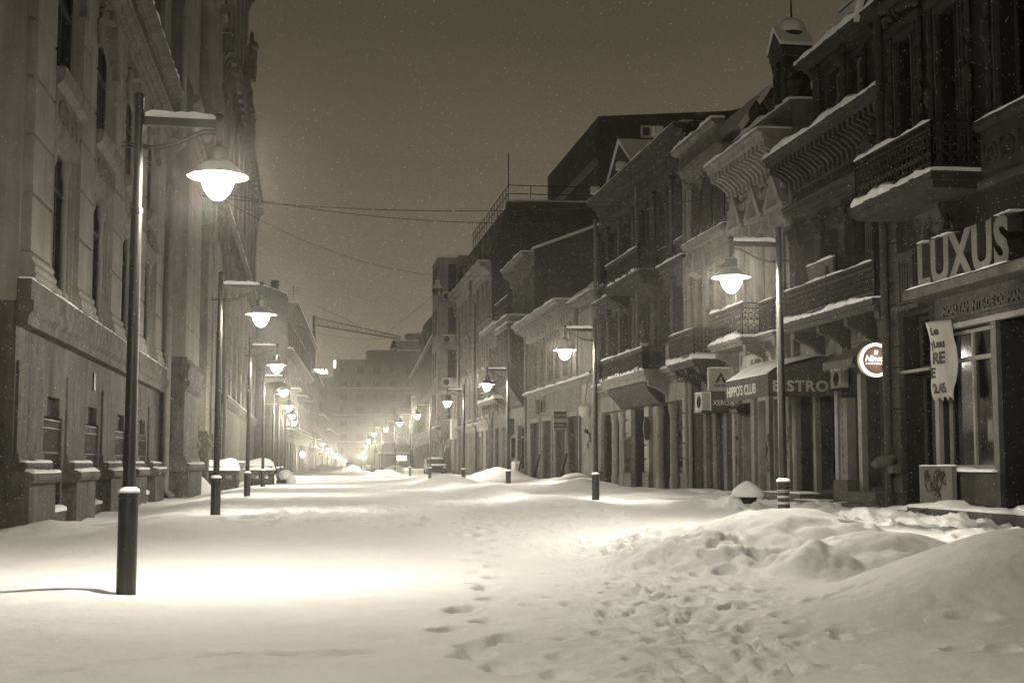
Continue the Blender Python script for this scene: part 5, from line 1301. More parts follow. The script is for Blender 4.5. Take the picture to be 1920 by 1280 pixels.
m = MB(T); m.box(44.0, 49.3, 0, .08, 3.42, 4.03); m.build('fascia', PLASTER, b); m = MB(T); m.box(53.2, 58.4, 0, .10, 3.42, 4.03); m.build('fascia', PLASTER, b)
f.rustic(48.1, 49.15, .4, 3.4, .05, .55, PLASTER_M, .03, 'rusticated_panel')
m = MB(T); graffiti(m, 44.75, 45.7, 1.0, 2.7, .03, 12, .02); m.build('scrawl', INK, b)
f.finish(); f.pipe(43.98, .2, 12.0, .2, .08, ZINC); f.pipe(51.0, 4.6, 12.0, .16, .06, ZINC); f.pipe(58.4, .2, 12.0, .2, .08, ZINC)
m = MB(T); m.prism_u([(.1, 12.753), (-6, 14.6), (-13, 14.6), (-13, 12.403)], 43.9, 58.5); o = m.build('roof', ROOF, b, smooth=0)
m = MB(T); m.prism_w([(51.2, 12.75), (56.6, 12.75), (53.9, 14.35)], -5, .15); d_ = m.build('dormer', TRIM_D, b, smooth=0)
s = MB(T); s.prism_w([(51.1, 12.8), (53.9, 14.42), (56.7, 12.8), (56.7, 12.9), (53.9, 14.58), (51.1, 12.9)], -5, .2); s.build('snow_cap', SNOW, d_, smooth=0)
MB(T).snow(43.9, 51, -1.4, .3, 12.83, .13, .4, .05, .9).build('snow_cap', SNOW, b)
for k, u in enumerate((46.2, 52.0, 56.9)):
    t = thing('roof_floodlight', ['small pale floodlight on the cornice right of the roof pediment', 'small pale floodlight on the cornice in front of the roof pediment', 'small pale floodlight at the far end of the grey house cornice'][k], 'lamp', (12.1, u, 12.9), 'floodlights on the grey house cornice')
    m = MB(T); m.box(u-.18, u+.18, .35, .7, 12.85, 13.15); m.box(u-.05, u+.05, .2, .4, 12.7, 12.9); m.build('housing', WHITE, t, bevel=.02)
t = thing('flag', 'furled two-tone flag leaning from the lower stone balcony', 'flag', (11.9, 47.5, 5.2))
m = MB(); m.tube([(12.0, 48.0, 4.9), (11.85, 47.2, 6.5)], .02, 6); m.build('staff', WOOD_D, t)
m = MB(); m.tube([(11.88, 47.3, 6.35), (11.9, 47.35, 6.0), (11.95, 47.5, 5.6)], .07, 8, .17); m.build('dark_cloth', CANVAS, t)
m = MB(); m.tube([(11.95, 47.5, 5.6), (11.97, 47.58, 5.35), (11.99, 47.62, 5.1)], .17, 8, .12); m.build('pale_cloth', SIGNW, t)
t = thing('oval_signboard', 'dark oval signboard beside the deep doorway', 'sign', (12.3, 49.6, 2.4))
m = MB(Ys(49.25)); m.prism_w([(12.45+.14*math.cos(2*PI*i/20), 2.5+.42*math.sin(2*PI*i/20)) for i in range(20)], 0, .06); m.build('board', SIGND, t); m = MB(Ys(49.25)); m.tube([(12.3, .03, 2.95), (12.75, .03, 2.95)], .015, 6); m.build('bracket', IRON, t)
t = thing('wall_lantern', 'pale box lantern fixed to the pier left of the deep doorway', 'lantern', (12.4, 52.5, 1.8))
m = MB(T); m.prism_u([(.16, .95), (.42, .95), (.46, 2.1), (.16, 2.3)], 52.2, 52.75); m.build('casing', PLASTER_M, t, bevel=.02)

# ---- low house with arched upper windows
b = thing('low_house', 'low two-storey house with arched upper windows, ornate snowy eave and brick pier', 'building', (XR, 58.5, 0))
f = Fac(b, Rs(XR), 58.5, 78.3, -.5, 8.9, PLASTER_M, depth=12, trim=TRIM); T = f.T
for uc in (66.4, 68.6, 70.8, 73.0, 75.2, 77.2):
    f.win(uc-.5, uc+.5, 5.6, 7.9, d=.25, arch=True, frame=FRAME, transom=.7, sill=False, surround=.14)
m = MB(T); m.box(59.4, 63.0, 0, .06, 5.3, 8.3); m.build('blank_panel', PLASTER, b)
m = MB(T)
for u in (59.2, 63.15, 64.9, 78.0): m.box(u, u+.25, 0, .14, 5.2, 8.6)
m.build('wall_strip', PLASTER_M, b, smooth=0)
f.cornice(64.2, 78.3, 8.45, 9.15, 1.0, TRIM_L, snow=.16, brk=.75, dent=.35); f.cornice(58.5, 64.2, 8.6, 8.9, .45, TRIM, snow=.16)
f.cornice(58.5, 78.3, 4.95, 5.2, .35, TRIM, snow=.13, name='string_course')
f.rustic(58.6, 62.3, .2, 4.9, .05, .12, mat('brick_painted', .27, var=.3, scale=1.2, streak=.3, bump=.3), .015, 'brick_pier')
m = MB(T); graffiti(m, 60.2, 61.6, 1.7, 2.8, .06, 5, .035); m.build('scrawl', INK, b)
for u0, u1 in ((63.0, 65.6), (66.3, 69.2), (70.2, 73.0), (74.0, 77.0)):
    f.h.append((u0, u1, .3, 3.5, .3)); m = MB(T); m.box(u0, u1, -.3, -.22, .3, 3.5)
    for i in range(16): m.box(u0+.01, u1-.01, -.22, -.195, .35+i*.195, .35+i*.195+.165)
    m.build('roller_shutter', WOOD, b, smooth=0)
    m = MB(T); m.box(u0-.22, u0-.003, 0, .10, .1, 3.7); m.box(u1+.003, u1+.22, 0, .10, .1, 3.7); m.box(u0-.002, u1+.002, 0, .12, 3.51, 3.72); m.build('shutter_surround', PLASTER, b, smooth=0)
f.win(72.5, 74.9, 3.95, 4.75, d=.2, frame=FRAME_L, transom=0, mull=2, sill=False, kind='fanlight', surround=.12)
f.finish(); f.pipe(78.0, .2, 9, .2, .08, ZINC); f.pipe(58.75, 5.2, 8.8, .15, .07, ZINC)
m = MB(T); m.prism_u([(.1, 8.903), (-12, 9.6), (-12, 8.903)], 58.5, 78.3); o = m.build('roof', ROOF, b, smooth=0)
MB(T).snow(58.5, 78.3, -12, -.1, 9.2, .4, 1.2, 0, .3).build('snow_cap', SNOW, o)
t = thing('service_sign', 'small hanging sign with two dark and two pale bands on the low house', 'sign', (12.3, 66, 3.3))
TS = Ys(66)
m = MB(TS); m.box(11.95, 12.62, 0, .1, 2.88, 3.82); m.build('panel', SIGNW, t); m = MB(TS); m.box(11.97, 12.6, .1, .104, 3.45, 3.78); m.box(11.97, 12.6, .1, .104, 2.98, 3.25); m.build('dark_band', SIGND, t, smooth=0)
text('COMPUTER', 'lettering', SIGNW, t, TS, 11.99, .106, 3.55, .155, .002, .78, .004); text('SERVICE', 'lettering', SIGNW, t, TS, 12.02, .106, 3.05, .155, .002, .82, .004)
MB(TS).snow(11.93, 12.64, 0, .1, 3.82, .05, .1, .02).build('snow_cap', SNOW, t)
m = MB(TS); m.tube([(12.0, .05, 2.86), (12.75, .05, 2.86)], .015, 6); m.build('bracket', IRON, t)
t = thing('cable_box', 'small pale cable box on wires on the brick pier of the low house', 'box', (12.5, 60.8, 3.6))
m = MB(T); m.lathe(60.8, .2, [(.2, 3.35), (.28, 3.45), (.3, 3.8), (.2, 3.9)], 12); m.build('casing', WHITE, t); m = MB(T); m.tube([(60.8, .2, 3.9), (60.75, .1, 4.9)], .015, 5); m.build('cable', IRON, t)
for k, u in enumerate((64.9, 72.6, 78.6)):
    t = thing('leaning_plank', ['dark plank leaning on the shutter right of the hanging banded sign', 'dark plank leaning left of the hanging banded sign', 'dark plank leaning at the corner below the iron balcony'][k], 'plank', (12.2, u, 0), 'planks leaning on the low house')
    m = MB(); m.tube([(12.0, u, .0), (12.55, u+.7, 1.7)], .06, 5); m.build('plank', WOOD_D, t)

# ---- narrow ornate house with iron balcony and oriel, brick end wall above
b = thing('oriel_house', 'narrow ornate house with wooden oriel, iron balcony and brick end wall above', 'building', (XR, 78.3, 0))
f = Fac(b, Rs(XR), 78.3, 94, -.5, 10.2, PLASTER_M, depth=9, trim=TRIM); T = f.T
for uc in (86.2, 88.6, 91.0, 93): f.win(uc-.45, uc+.45, 6.3, 8.8, d=.25, arch=True, frame=FRAME_L, transom=.7, sill=False, surround=.14); 
for uc in (85.2, 88.0, 91.4): f.win(uc-.9, uc+.9, .35, 3.6, d=.3, frame=FRAME_L, transom=.78, mull=1, sill=False, kind='door')
f.win(79.6, 82.3, .8, 3.5, d=.3, frame=FRAME_L, transom=.75, mull=1, sill=False, kind='shop_window')
m = MB(T); m.box(79.2, 84.2, 0, .95, 5.9, 9.2); m.box(79.1, 84.3, 0, 1.05, 5.75, 5.9); m.prism_u([(0, 4.6), (.2, 4.7), (.7, 5.4), (.95, 5.75), (0, 5.75)], 79.3, 84.1); o = m.build('oriel', PLASTER_D, b, smooth=0)
m = MB(T)
for i in range(6): m.box(79.2+i*.96, 79.4+i*.96, .95, 1.02, 5.9, 9.2)
for z in (6.9, 8.6): m.box(79.2, 84.2, .955, 1.0, z, z+.12)
m.build('oriel_frame', WOOD_L, o, smooth=0)
m = MB(Ys(79.2)); 
for z0, z1 in ((7.1, 8.5),): m.box(11.85, 12.2, 0, .03, z0, z1); m.box(12.3, 12.6, 0, .03, z0, z1)
m.build('oriel_pane', DARK, o, smooth=0)
m = MB(T); m.prism_u([(0, 9.2), (1.1, 9.2), (1.2, 9.35), (1.0, 9.6), (0, 9.9)], 79.0, 84.4); m.build('oriel_roof', TRIM, o); MB(T).snow(79, 84.4, .3, 1.15, 9.5, .2, .4).build('snow_cap', SNOW, o)
f.balcony(79.0, 84.6, 9.95, 1.15, th=.2, rail='scroll', rh=1.2, snow=.2, consoles=2)
f.cornice(84.6, 94, 9.5, 10.2, .9, TRIM_L, snow=.25, brk=.7)
f.balcony(85.0, 93.5, 5.35, 1.1, th=.2, rail='bars', rh=1.1, snow=.25, consoles=4)
for q in range(9): MB(T).ring((85.6+q*.9, .8, 4.85), .25, .03, 0, 5, n=10).build('scroll_bracket', IRON, b)
f.finish(); f.pipe(93.8, .2, 10, .2, .09, ZINC)
fu = Fac(b, Rs(XR+.62), 79.8, 88.5, 10.203, 13.9, PLASTER_M, depth=14, trim=TRIM)
for uc in (81.5, 84.2, 86.9): fu.win(uc-.5, uc+.5, 10.6, 12.4, frame=FRAME, sill=False, surround=.2, trim=TRIM)
fu.cornice(79.8, 88.5, 13.1, 13.9, .8, TRIM_L, snow=.15, brk=.8)
m = MB(fu.T)
for u in (80.2, 82.8, 85.5): m.ring((u, .05, 12.8), .3, .07, n=10); m.ball((u, .05, 11.9), .3, .12, .5, 8, 6, .2)
m.build('medallion', TRIM, b)
fu.finish()
m = MB(Ys(79.79)); m.prism_w([(13.35, 9), (13.35, 14.0), (17.4, 15.6), (22, 17.2), (22, 9)], -.35, 0); m.build('brick_end_wall', BRICK_Y, b, smooth=0)
s = MB(Ys(79.79)); s.prism_w([(13.2, 14.0), (13.2, 14.16), (17.4, 15.78), (22, 17.38), (22, 17.2), (17.4, 15.6)], -.5, .08); s.build('snow_cap', SNOW, b, smooth=0)
t = thing('meter_cabinet', 'grey meter cabinets on the wall under the iron balcony', 'box', (12.5, 84.1, 3))
m = MB(T); m.box(83.6, 84.3, 0, .3, 3.0, 4.0); m.box(83.2, 84.0, 0, .25, 1.6, 2.8); m.build('cabinet', CONC, t)
t = thing('junction_cabinet', 'pale waist-high cabinet standing below the oriel', 'cabinet', (12.3, 80.5, 0))
m = MB(T); m.box(80.0, 81.5, .15, .5, 0, 1.25); m.build('cabinet', WHITE, t, bevel=.02); MB(T).snow(80.0, 81.5, .15, .5, 1.25, .12, .2).build('snow_cap', SNOW, t)

# ---- pale tall house with mansard and dark end wall
b = thing('mansard_house', 'pale tall house with long drainpipes, dark mansard end wall and roof railing', 'building', (XR, 94, 0))
f = Fac(b, Rs(XR), 94, 116, -1, 15.4, PLASTER, depth=16, trim=TRIM_L); T = f.T
for i in range(8):
    u = 95.4+i*2.6
    for z0, z1 in ((8.2, 10.3), (11.4, 13.4), (4.6, 6.8)): f.win(u-.45, u+.45, z0, z1, frame=FRAME_L, sill=True, snow=.05, transom=.7)
    m = MB(T); m.box(u+.75, u+1.1, 0, .14, 4.2, 14.4); m.build('pilaster', PLASTER, b); m = MB(T); m.box(u+.75, u+1.1, 0, .14, -.5, 3.6); m.build('pilaster', PLASTER, b)
    if i % 2 == 0: f.win(u-.5, u+.6, .4, 3.2, frame=FRAME, sill=False, kind='door')
f.cornice(94, 116, 14.3, 15.4, 1.0, TRIM_L, snow=.12, brk=0); f.cornice(94, 116, 3.6, 4.2, .4, TRIM_L, snow=.05, name='string_course')
f.finish(top=False)
f.pipe(101.5, .2, 15, .25, .11, ZINC, jogs=((4, .1), (13.5, .3))); f.pipe(112.3, .2, 15, .25, .11, ZINC, jogs=((5, .1), (13.5, .3)))
m = MB(T); m.prism_u([(.2, 15.403), (-.2, 16.8), (-1.0, 19.3), (-16, 19.6), (-16, 15.403)], 94, 116); o = m.build('roof', ROOF, b, smooth=0)
m = MB(T); m.prism_u([(.05, -1), (.05, 15.4), (-.25, 16.8), (-1.05, 19.6), (-16, 19.9), (-16, -1)], 93.65, 93.99); o = m.build('end_wall', mat('tarred_wall', .045, var=.3, scale=.5, streak=.2), b, smooth=0)
m = MB(Ys(93.65))
for z in (15.2, 17.0, 18.5): m.box(13.0, 28.5, 0, .06, z, z+.07)
m.build('wall_batten', TRIM_D, o, smooth=0)
MB(Ys(93.9)).snow(13.8, 28.5, -.4, .1, 19.75, .12, .5).build('snow_cap', SNOW, o)
for i in range(7): MB(T).prism_w([(95.5+i*3, 15.5), (97+i*3, 15.5), (97+i*3, 17.2), (96.2+i*3, 17.9), (95.5+i*3, 17.2)], -1.2, .02).build('dormer', PLASTER, b, smooth=0)
r_ = MB()
for i in range(9): r_.tube([(13.9+i*1.6, 94.2, 19.6), (13.9+i*1.6, 94.2, 20.9)], .035, 5)
for z in (20.3, 20.9): r_.tube([(13.9, 94.2, z), (28.3, 94.2, z)], .035, 5); r_.tube([(13.9, 94.2, z), (13.9, 115.5, z)], .035, 5)
for i in range(14): r_.tube([(13.9, 95.5+i*1.5, 19.6), (13.9, 95.5+i*1.5, 20.9)], .035, 5)
r_.tube([(13.9, 94.2, 20.9), (13.9, 94.2, 23.2)], .04, 5); r_.build('roof_railing', IRON, b)

# ---- overhanging bay at the side street
b = thing('bay_house', 'plain pale house with overhanging bay and air conditioners at the side street', 'building', (XR, 116, 0))
f = Fac(b, Rs(XR), 116.0, 121, -1.5, 19.2, PLASTER, depth=10, trim=PLASTER); T = f.T
f.finish()
m = MB(T); m.prism_v([(116.0, 0), (114.9, .9), (114.9, 1.7), (121, 1.7), (121, 0)], 7.4, 18.9) if False else m.box(115.6, 121, .003, 1.75, 7.4, 18.9)
o = m.build('bay', PLASTER, b, smooth=0)
TBY = Ys(115.6)
for z in (8.6, 12.3, 16.0):
    for x0, x1 in ((11.85, 12.45),):
        m = MB(TBY); m.box(x0-.06, x1+.06, 0, .05, z-.06, z+2.3); w_ = m.build('window', FRAME, o, smooth=0); m = MB(TBY); m.box(x0, x1, .05, .06, z, z+2.24); m.build('pane', DARK, w_, smooth=0)
    for u in (117, 119): m = MB(T); m.box(u, u+.9, 1.75, 1.80, z, z+2.24); m.build('window', DARK, o, smooth=0)
MB(TBY).snow(10.95, 12.7, 0, .12, 18.9, .15, .4).build('snow_cap', SNOW, o)
MB(T).snow(115.6, 121, .2, 1.8, 18.9, .2, .5).build('snow_cap', SNOW, o)
for k, z in enumerate((7.75, 11.45, 15.1)):
    ac_unit(TBY, 11.75, .12, z, ['air conditioner lowest on the overhanging bay', 'air conditioner in the middle of the overhanging bay', 'air conditioner highest on the overhanging bay'][k], 1.25)
f.pipe(115.9, .2, 18, .2, .1, ZINC)
t = thing('cable_cabinet', 'pale cable cabinet fixed to the wall under the overhanging bay', 'box', (12.3, 115.5, 4)); m = MB(T); m.box(114.8, 116.4, .15, .6, 3.3, 5.0); m.build('cabinet', WHITE, t)

# ---- tall dark block behind the roofs
b = thing('tall_block', 'tall dark building with sloping side roof rising behind the grey house', 'building', (25.2, 116, 0))
m = MB(); m.add([(25.2, 116, -1), (44, 116, -1), (44, 116, 33.4), (25.2, 116, 31.9), (25.2, 142, -1), (44, 142, -1), (44, 142, 32.4), (25.2, 142, 31.9)], [(0, 1, 2, 3), (4, 7, 6, 5), (0, 3, 7, 4), (1, 5, 6, 2), (3, 2, 6, 7)])
m.build('wall', mat('dark_render', 0.045, var=.3, scale=.3, streak=.3), b, smooth=0)
m = MB(); m.add([(25.1, 115.9, 28.2), (25.1, 142, 28.2), (24.7, 142, 28.0), (24.7, 115.9, 28.0), (25.1, 115.9, 27.5), (25.1, 142, 27.5)], [(0, 1, 2, 3), (3, 2, 5, 4), (0, 3, 4), (1, 5, 2)]); m.build('eave', TRIM_L, b, smooth=0)
m = MB(Ys(116)); m.box(29, 30.8, 0, .1, 30.1, 31.2); w_ = m.build('window', WHITE, b); m = MB(Ys(116)); m.box(29.2, 29.8, .1, .12, 30.3, 31.0); m.box(30.0, 30.6, .1, .12, 30.3, 31.0); m.build('pane', DARK, w_, smooth=0)
MB(Ys(116)).snow(25, 44, -.8, .15, 31.9, .25, 1).build('snow_cap', SNOW, b) if False else None

# ---- corner house across the side street
b = thing('domed_corner_house', 'stuccoed corner house across the side street with snowy curved roof', 'building', (12.8, 131, 0))
f = Fac(b, As(13.8+drift(200), 200, 12.9, 133), 0, 67, -2, 13.6, FARWALL, depth=-1 if False else 14, trim=FARWALL); 
f.T = lambda u, w, v: (12.9+(200-133-u)/67*(drift(200)+1.0)-w, 133+(67-u), v)
T = f.T
for i in range(12):
    u = 2.5+i*5.4; f.win(u, u+1.4, 5.4, 8.6, frame=FRAME, surround=.18, snow=.08); f.win(u, u+1.4, 9.6, 12, frame=FRAME, surround=.18, sill=False); f.win(u-.4, u+1.8, -.2, 3.6, frame=FRAME_L, sill=False, kind='shop_window')
f.cornice(0, 67, 12.5, 13.7, .9, FARWALL, snow=.25, brk=1.3); f.cornice(0, 67, 4.2, 4.8, .5, FARWALL, snow=.12, name='string_course')
f.finish()
fc = Fac(b, Ys(130.5), 14.2, 30, -2, 13.6, FARWALL, depth=.3, trim=FARWALL)
for u in (15.6, 19, 23): fc.win(u, u+1.4, 5.4, 8.9, frame=FRAME, surround=.2, snow=.08, pediment=.8)
fc.cornice(14.2, 30, 12.5, 13.7, .9, FARWALL, snow=.25, brk=1.3); fc.band(14.2, 30, 4.2, 4.8, .4, FARWALL, snow=.1); fc.finish('side_wall', back=False)
fk = Fac(b, As(12.9, 133, 14.2, 130.5), 0, 2.82, -2, 13.6, FARWALL, depth=.2, trim=FARWALL)
fk.T = (lambda d, n: (lambda u, w, v: (14.2-d[0]*u+n[0]*w, 130.5+d[1]*u+n[1]*w, v)))((1.3/2.82, 2.5/2.82), (-2.5/2.82, -1.3/2.82))
fk.win(.9, 1.9, 5.4, 8.9, frame=FRAME, surround=.2, arch=True, snow=.08); fk.cornice(0, 2.82, 12.5, 13.7, .9, FARWALL, snow=.25); fk.finish('corner_wall', back=False)
m = MB(); m.add([(12.6, 133, 13.75), (14.3, 130.2, 13.75), (30, 130.2, 13.75), (30, 145, 13.75), (14.2, 160, 13.75), (15.4, 136, 16.3), (16.2, 134.5, 16.8), (26, 136, 16.8), (26, 143, 16.8), (17, 150, 16.3)],
    [(0, 1, 6, 5), (1, 2, 7, 6), (2, 3, 8, 7), (3, 4, 9, 8), (4, 0, 5, 9), (5, 6, 7, 8, 9)]); m.build('roof', SNOW, b, smooth=0)
m = MB(); m.lathe(14.2, 152, [(1.6, 13.7), (1.7, 14.6), (1.75, 15.6), (1.5, 16.6), (.9, 17.4), (.3, 17.9), (.15, 18.2), (.05, 19)], 16)
for i in range(10): m.ball((14.2+1.7*math.cos(i*.63), 152+1.7*math.sin(i*.63), 15), .25, .25, .6, 6, 5)
m.build('dome', ROOF, b)
far_house(14.8+drift(240)+2.6, 262, 14.0+drift(200)+.3, 203, 11, 'far snowy house behind the market awning on the right', cols=6, rows=2)
for q, (x0, y0, x1, y1, h, lb) in enumerate(((24.5, 380, 17.4, 264, 12, 'farthest house on the right, beyond the market awning'),)): far_house(x0, y0, x1, y1, h, lb, cols=7, rows=2)

# ================================================================== SMALL THINGS
# snow-covered plank benches beside the palace
def plank_stack(x0, x1, y0, y1, n, label, gap):
    t = thing('plank_bench', label, 'bench', ((x0+x1)/2, (y0+y1)/2, 0), 'snow-covered plank benches by the palace')
    m = MB(); z = -.1; k = 0
    while k < n:
        for yy in np.arange(y0, y1-.1, .30):
            m.box(x0+random.uniform(-.04, .04), x1+random.uniform(-.04, .04), yy, yy+.26, z, z+.11)
        z += .135 if k != gap else .30; k += 1
    o = m.build('planks', WOOD, t, smooth=0)
    m = MB()
    for xx in (x0+.1, (x0+x1)/2, x1-.2): m.box(xx, xx+.1, y0+.02, y1-.02, -.1, z-.05)
    m.build('support', WOOD_D, t, smooth=0)
    s = MB(); nx, ny = 14, 10; vs = []
    for j in range(ny+1):
        for i in range(nx+1):
            a, c = i/nx, j/ny; e = (1-abs(2*a-1)**5)*(1-abs(2*c-1)**5)
            vs.append((x0-.08+(x1-x0+.16)*a, y0-.08+(y1-y0+.16)*c, z-.10+.36*e**.6*(1+.18*math.sin(a*7+x0)+.15*math.sin(c*9))-(.10 if e < .01 else 0)))
    s.add(vs, [(j*(nx+1)+i, j*(nx+1)+i+1, (j+1)*(nx+1)+i+1, (j+1)*(nx+1)+i) for j in range(ny) for i in range(nx)]); s.build('snow_cap', SNOW, t, smooth=80)
    return t
plank_stack(-4.35, -2.95, 59.2, 61.2, 8, 'stacked plank bench with thick snow, left one against the palace', 4)
plank_stack(-2.75, -1.5, 62.0, 64.2, 8, 'stacked plank bench with rounded snow top, right one behind the third lamp', 4)
t = thing('covered_scooter', 'low scooter hidden under bright snow beside the plank benches', 'scooter', (-1.0, 65.5, 0))
m = MB(); m.ball((-1.05, 65.6, .35), .35, .6, .5, 12, 8, .1); m.build('body', CANVAS, t)
for y_ in (65.0, 66.2):
    m = MB(lambda u, w, v: (-1.05+w, y_+u, v)); m.ring((0, 0, .25), .2, .07, n=14); m.build('wheel', RUBBER, t)
s = MB(); s.ball((-1.0, 65.5, .66), .33, .75, .30, 14, 8, .06); s.ball((-.72, 65.1, .42), .24, .5, .30, 12, 7, .06); s.build('snow_cap', SNOW, t)
# wires over the street and hanging lamps
def wire(name, label, pts, sag, r=.012):
    t = thing(name, label, 'cable', pts[0]); m = MB(); P = []
    a, c = Vector(pts[0]), Vector(pts[1])
    for i in range(25):
        q = i/24; p = a.lerp(c, q); p.z -= sag*4*q*(1-q); P.append(tuple(p))
    m.tube(P, r, 5); m.build('strand', IRON, t); return t
wire('overhead_cable', 'upper overhead cable from the palace pavilion across to the pale turret house', (-4.1, 52.5, 11.75), 0) if False else None
wire('overhead_cable', 'upper overhead cable running from the palace pavilion to the grey house', ((-4.15, 53, 11.8), (12.6, 44.2, 9.6)), .7)
wire('overhead_cable', 'second overhead cable just below the upper one, palace to pale house', ((-4.15, 53.4, 11.6), (12.6, 38.9, 9.2)), .5)
wire('overhead_cable', 'overhead cable carrying the unlit hanging bell lamp', ((-4.1, 62, 13.2), (13.3, 79.9, 12.9)), 1.7)
wire('overhead_cable', 'distant overhead cable carrying the small hanging lamp near the domed corner', ((-4.2, 110, 13.5), (11.0, 118, 13.0)), 1.6)
wire('overhead_cable', 'thin cable sloping from the bay down to the left lamps', ((-1.9, 100, 5.5), (11.0, 117, 16)), .4)
wire('overhead_cable', 'low far cable spanning the street above the far lamps, nearer one', ((-2, 145, 11), (12.6, 135, 8.5)), 2.2)
wire('overhead_cable', 'low far cable spanning the street above the far lamps, farther one', ((-1.8, 155, 9.5), (12.9, 150, 7)), 2.0)
def hanging_lamp(p, label, s=1.0):
    t = thing('hanging_lamp', label, 'street lamp', p, 'unlit lamps hung on cables'); x, y, z = p
    m = MB(); m.lathe(x, y, [(.03*s, z), (.03*s, z-.12*s), (.12*s, z-.15*s), (.13*s, z-.35*s), (.2*s, z-.45*s), (.31*s, z-.62*s), (.33*s, z-.66*s), (.3*s, z-.66*s)], 18); m.build('lamp_shade', WHITE if s == 1 else CAN, t)
    m = MB(); m.lathe(x, y, [(.29*s, z-.665*s), (.29*s, z-.75*s), (.22*s, z-.9*s), (.08*s, z-.98*s)], 18); m.build('lamp_bowl', GLASS, t); return t
hanging_lamp((6.9, 73.3, 11.35), 'unlit bell lamp hanging on a cable against the sky, left of the pale house')
hanging_lamp((7.2, 115.9, 11.75), 'small unlit lamp hanging on a distant cable near the domed corner', 1.1)
# crane jib far away
t = thing('tower_crane', 'faint crane jib spanning the sky above the far houses', 'crane', (2, 380, 30))
A0, A1 = Vector((1.5, 380, 39.5)), Vector((25.5, 380, 35.8))
m = MB(); n = 18
for dz, dy in ((0, -.6), (0, .6), (1.5, 0)):
    m.tube([tuple(A0+Vector((0, dy, dz*1.4))), tuple(A1+Vector((0, dy, dz*.5)))], .14, 5)
for i in range(n):
    q0, q1 = i/n, (i+.5)/n; p0, p1 = A0.lerp(A1, q0), A0.lerp(A1, q1)
    for dy in (-.6, .6): m.tube([tuple(p0+Vector((0, dy, 0))), tuple(p1+Vector((0, 0, 2.1-1.3*q1))), tuple(A0.lerp(A1, (i+1)/n)+Vector((0, dy, 0)))], .08, 4)
m.build('jib', IRON, t); m = MB(); m.tube([(1.5, 380, 42), (1.5, 380, -5)], .6, 6); m.build('mast', IRON, t)
m = MB(); m.tube([(1.5, 380, 45), (14, 380, 39.5)], .06, 4); m.build('stay_cable', IRON, t)
# wall lantern by the dark house
t = thing('shop_lantern', 'lit wall lantern low on the dark house front', 'lantern', (-.7, 162, 2.2))
m = MB(); m.lathe(-.55, 162, [(.18, 1.95), (.26, 2.2), (.24, 2.5), (.1, 2.6)], 10); m.build('glass', emis('lantern_glow', (1, .95, .84), 9.0), t); m = MB(); m.box(-1.3, -.5, 161.95, 162.05, 2.62, 2.7); m.build('bracket', IRON, t)
ld = bpy.data.lights.new('lantern_bulb', 'POINT'); ld.energy = LAMP_POWER*.4; ld.color = LIGHT_COL; ld.shadow_soft_size = .2
lo = bpy.data.objects.new('lantern_bulb', ld); col.objects.link(lo); lo.location = (-.2, 162, 2.1)
# market stall with awning, white stall, parked car, trees
t = thing('market_stall', 'lit market stall with sloping snowy awning among the far right lamps', 'market stall', (11, 186, -.4))
m = MB(); m.prism_u([(186, 2.5), (192, 3.4), (192, 3.2), (186, 2.3)], 9.6, 14.2); o = m.build('awning', CANVAS_M, t, smooth=0); s = MB(); s.prism_u([(185.9, 2.52), (192, 3.45), (192, 3.75), (185.9, 2.72)], 9.6, 14.2); s.build('snow_cap', SNOW, o, smooth=0)
m = MB(); m.box(9.7, 14, 188, 192, -1.2, .4); m.build('counter', WOOD, t)
for x in (9.7, 11.9, 14.0): m = MB(); m.box(x, x+.12, 186, 186.12, -1.2, 2.4); m.build('post', IRON, t)
m = MB(); m.box(12.4, 13.8, 191, 191.1, 1.6, 2.5); m.build('lit_window', emis('stall_glow', (1, .93, .8), 1.0), t)
t = thing('white_stall', 'white box-shaped stall topped with snow in front of the domed corner', 'stall', (9.4, 121, 0))
m = MB(); m.box(8.5, 10.4, 120, 123, -.4, .62); m.build('body', WHITE, t, bevel=.04); m = MB(); m.box(9.6, 10.2, 121, 122, .625, .85); m.build('crate', CANVAS, t)
MB().snow(8.45, 10.45, 120, 123, .62, .25, .25).build('snow_cap', SNOW, t)
t = thing('parked_car', 'dark parked car dusted with snow at the side street, right of the white stall', 'car', (10.9, 116, 0))
TC = lambda u, w, v: (11.0+w, 116.0+u, v+.22)
m = MB(TC); m.prism_w([(0, .25), (0, .62), (.08, .8), (1.0, .92), (1.6, 1.38), (3.0, 1.40), (3.7, .95), (4.2, .85), (4.25, .3)], -.82, .82); bd = m.build('body', CARPAINT, t, bevel=.06)
m = MB(TC); m.add([(1.02, -.7, .93), (1.02, .7, .93), (1.58, .6, 1.36), (1.58, -.6, 1.36)], [(0, 1, 2, 3)]); m.build('windscreen', DARK, bd, smooth=0)
for w_ in (-.6, .6): m = MB(TC); m.ball((.03, w_, .66), .06, .14, .08, 8, 6); m.build('headlight', WHITE, t)
for u_, w_ in ((.8, -.78), (.8, .78), (3.4, -.78), (3.4, .78)):
    m = MB(lambda u, w, v: (11.0+w_+w, 116+u_+u, v+.22)); m.ring((0, 0, .30), .22, .09, n=14); m.build('wheel', RUBBER, t)
MB(TC).snow(1.6, 3.0, -.6, .6, 1.40, .16, .2).build('snow_cap', SNOW, t); s = MB(TC); s.add([(.1, -.75, .83), (.1, .75, .83), (.98, .75, .97), (.98, -.75, .97)], [(0, 1, 2, 3)]); s.build('snow_cap', SNOW, t)
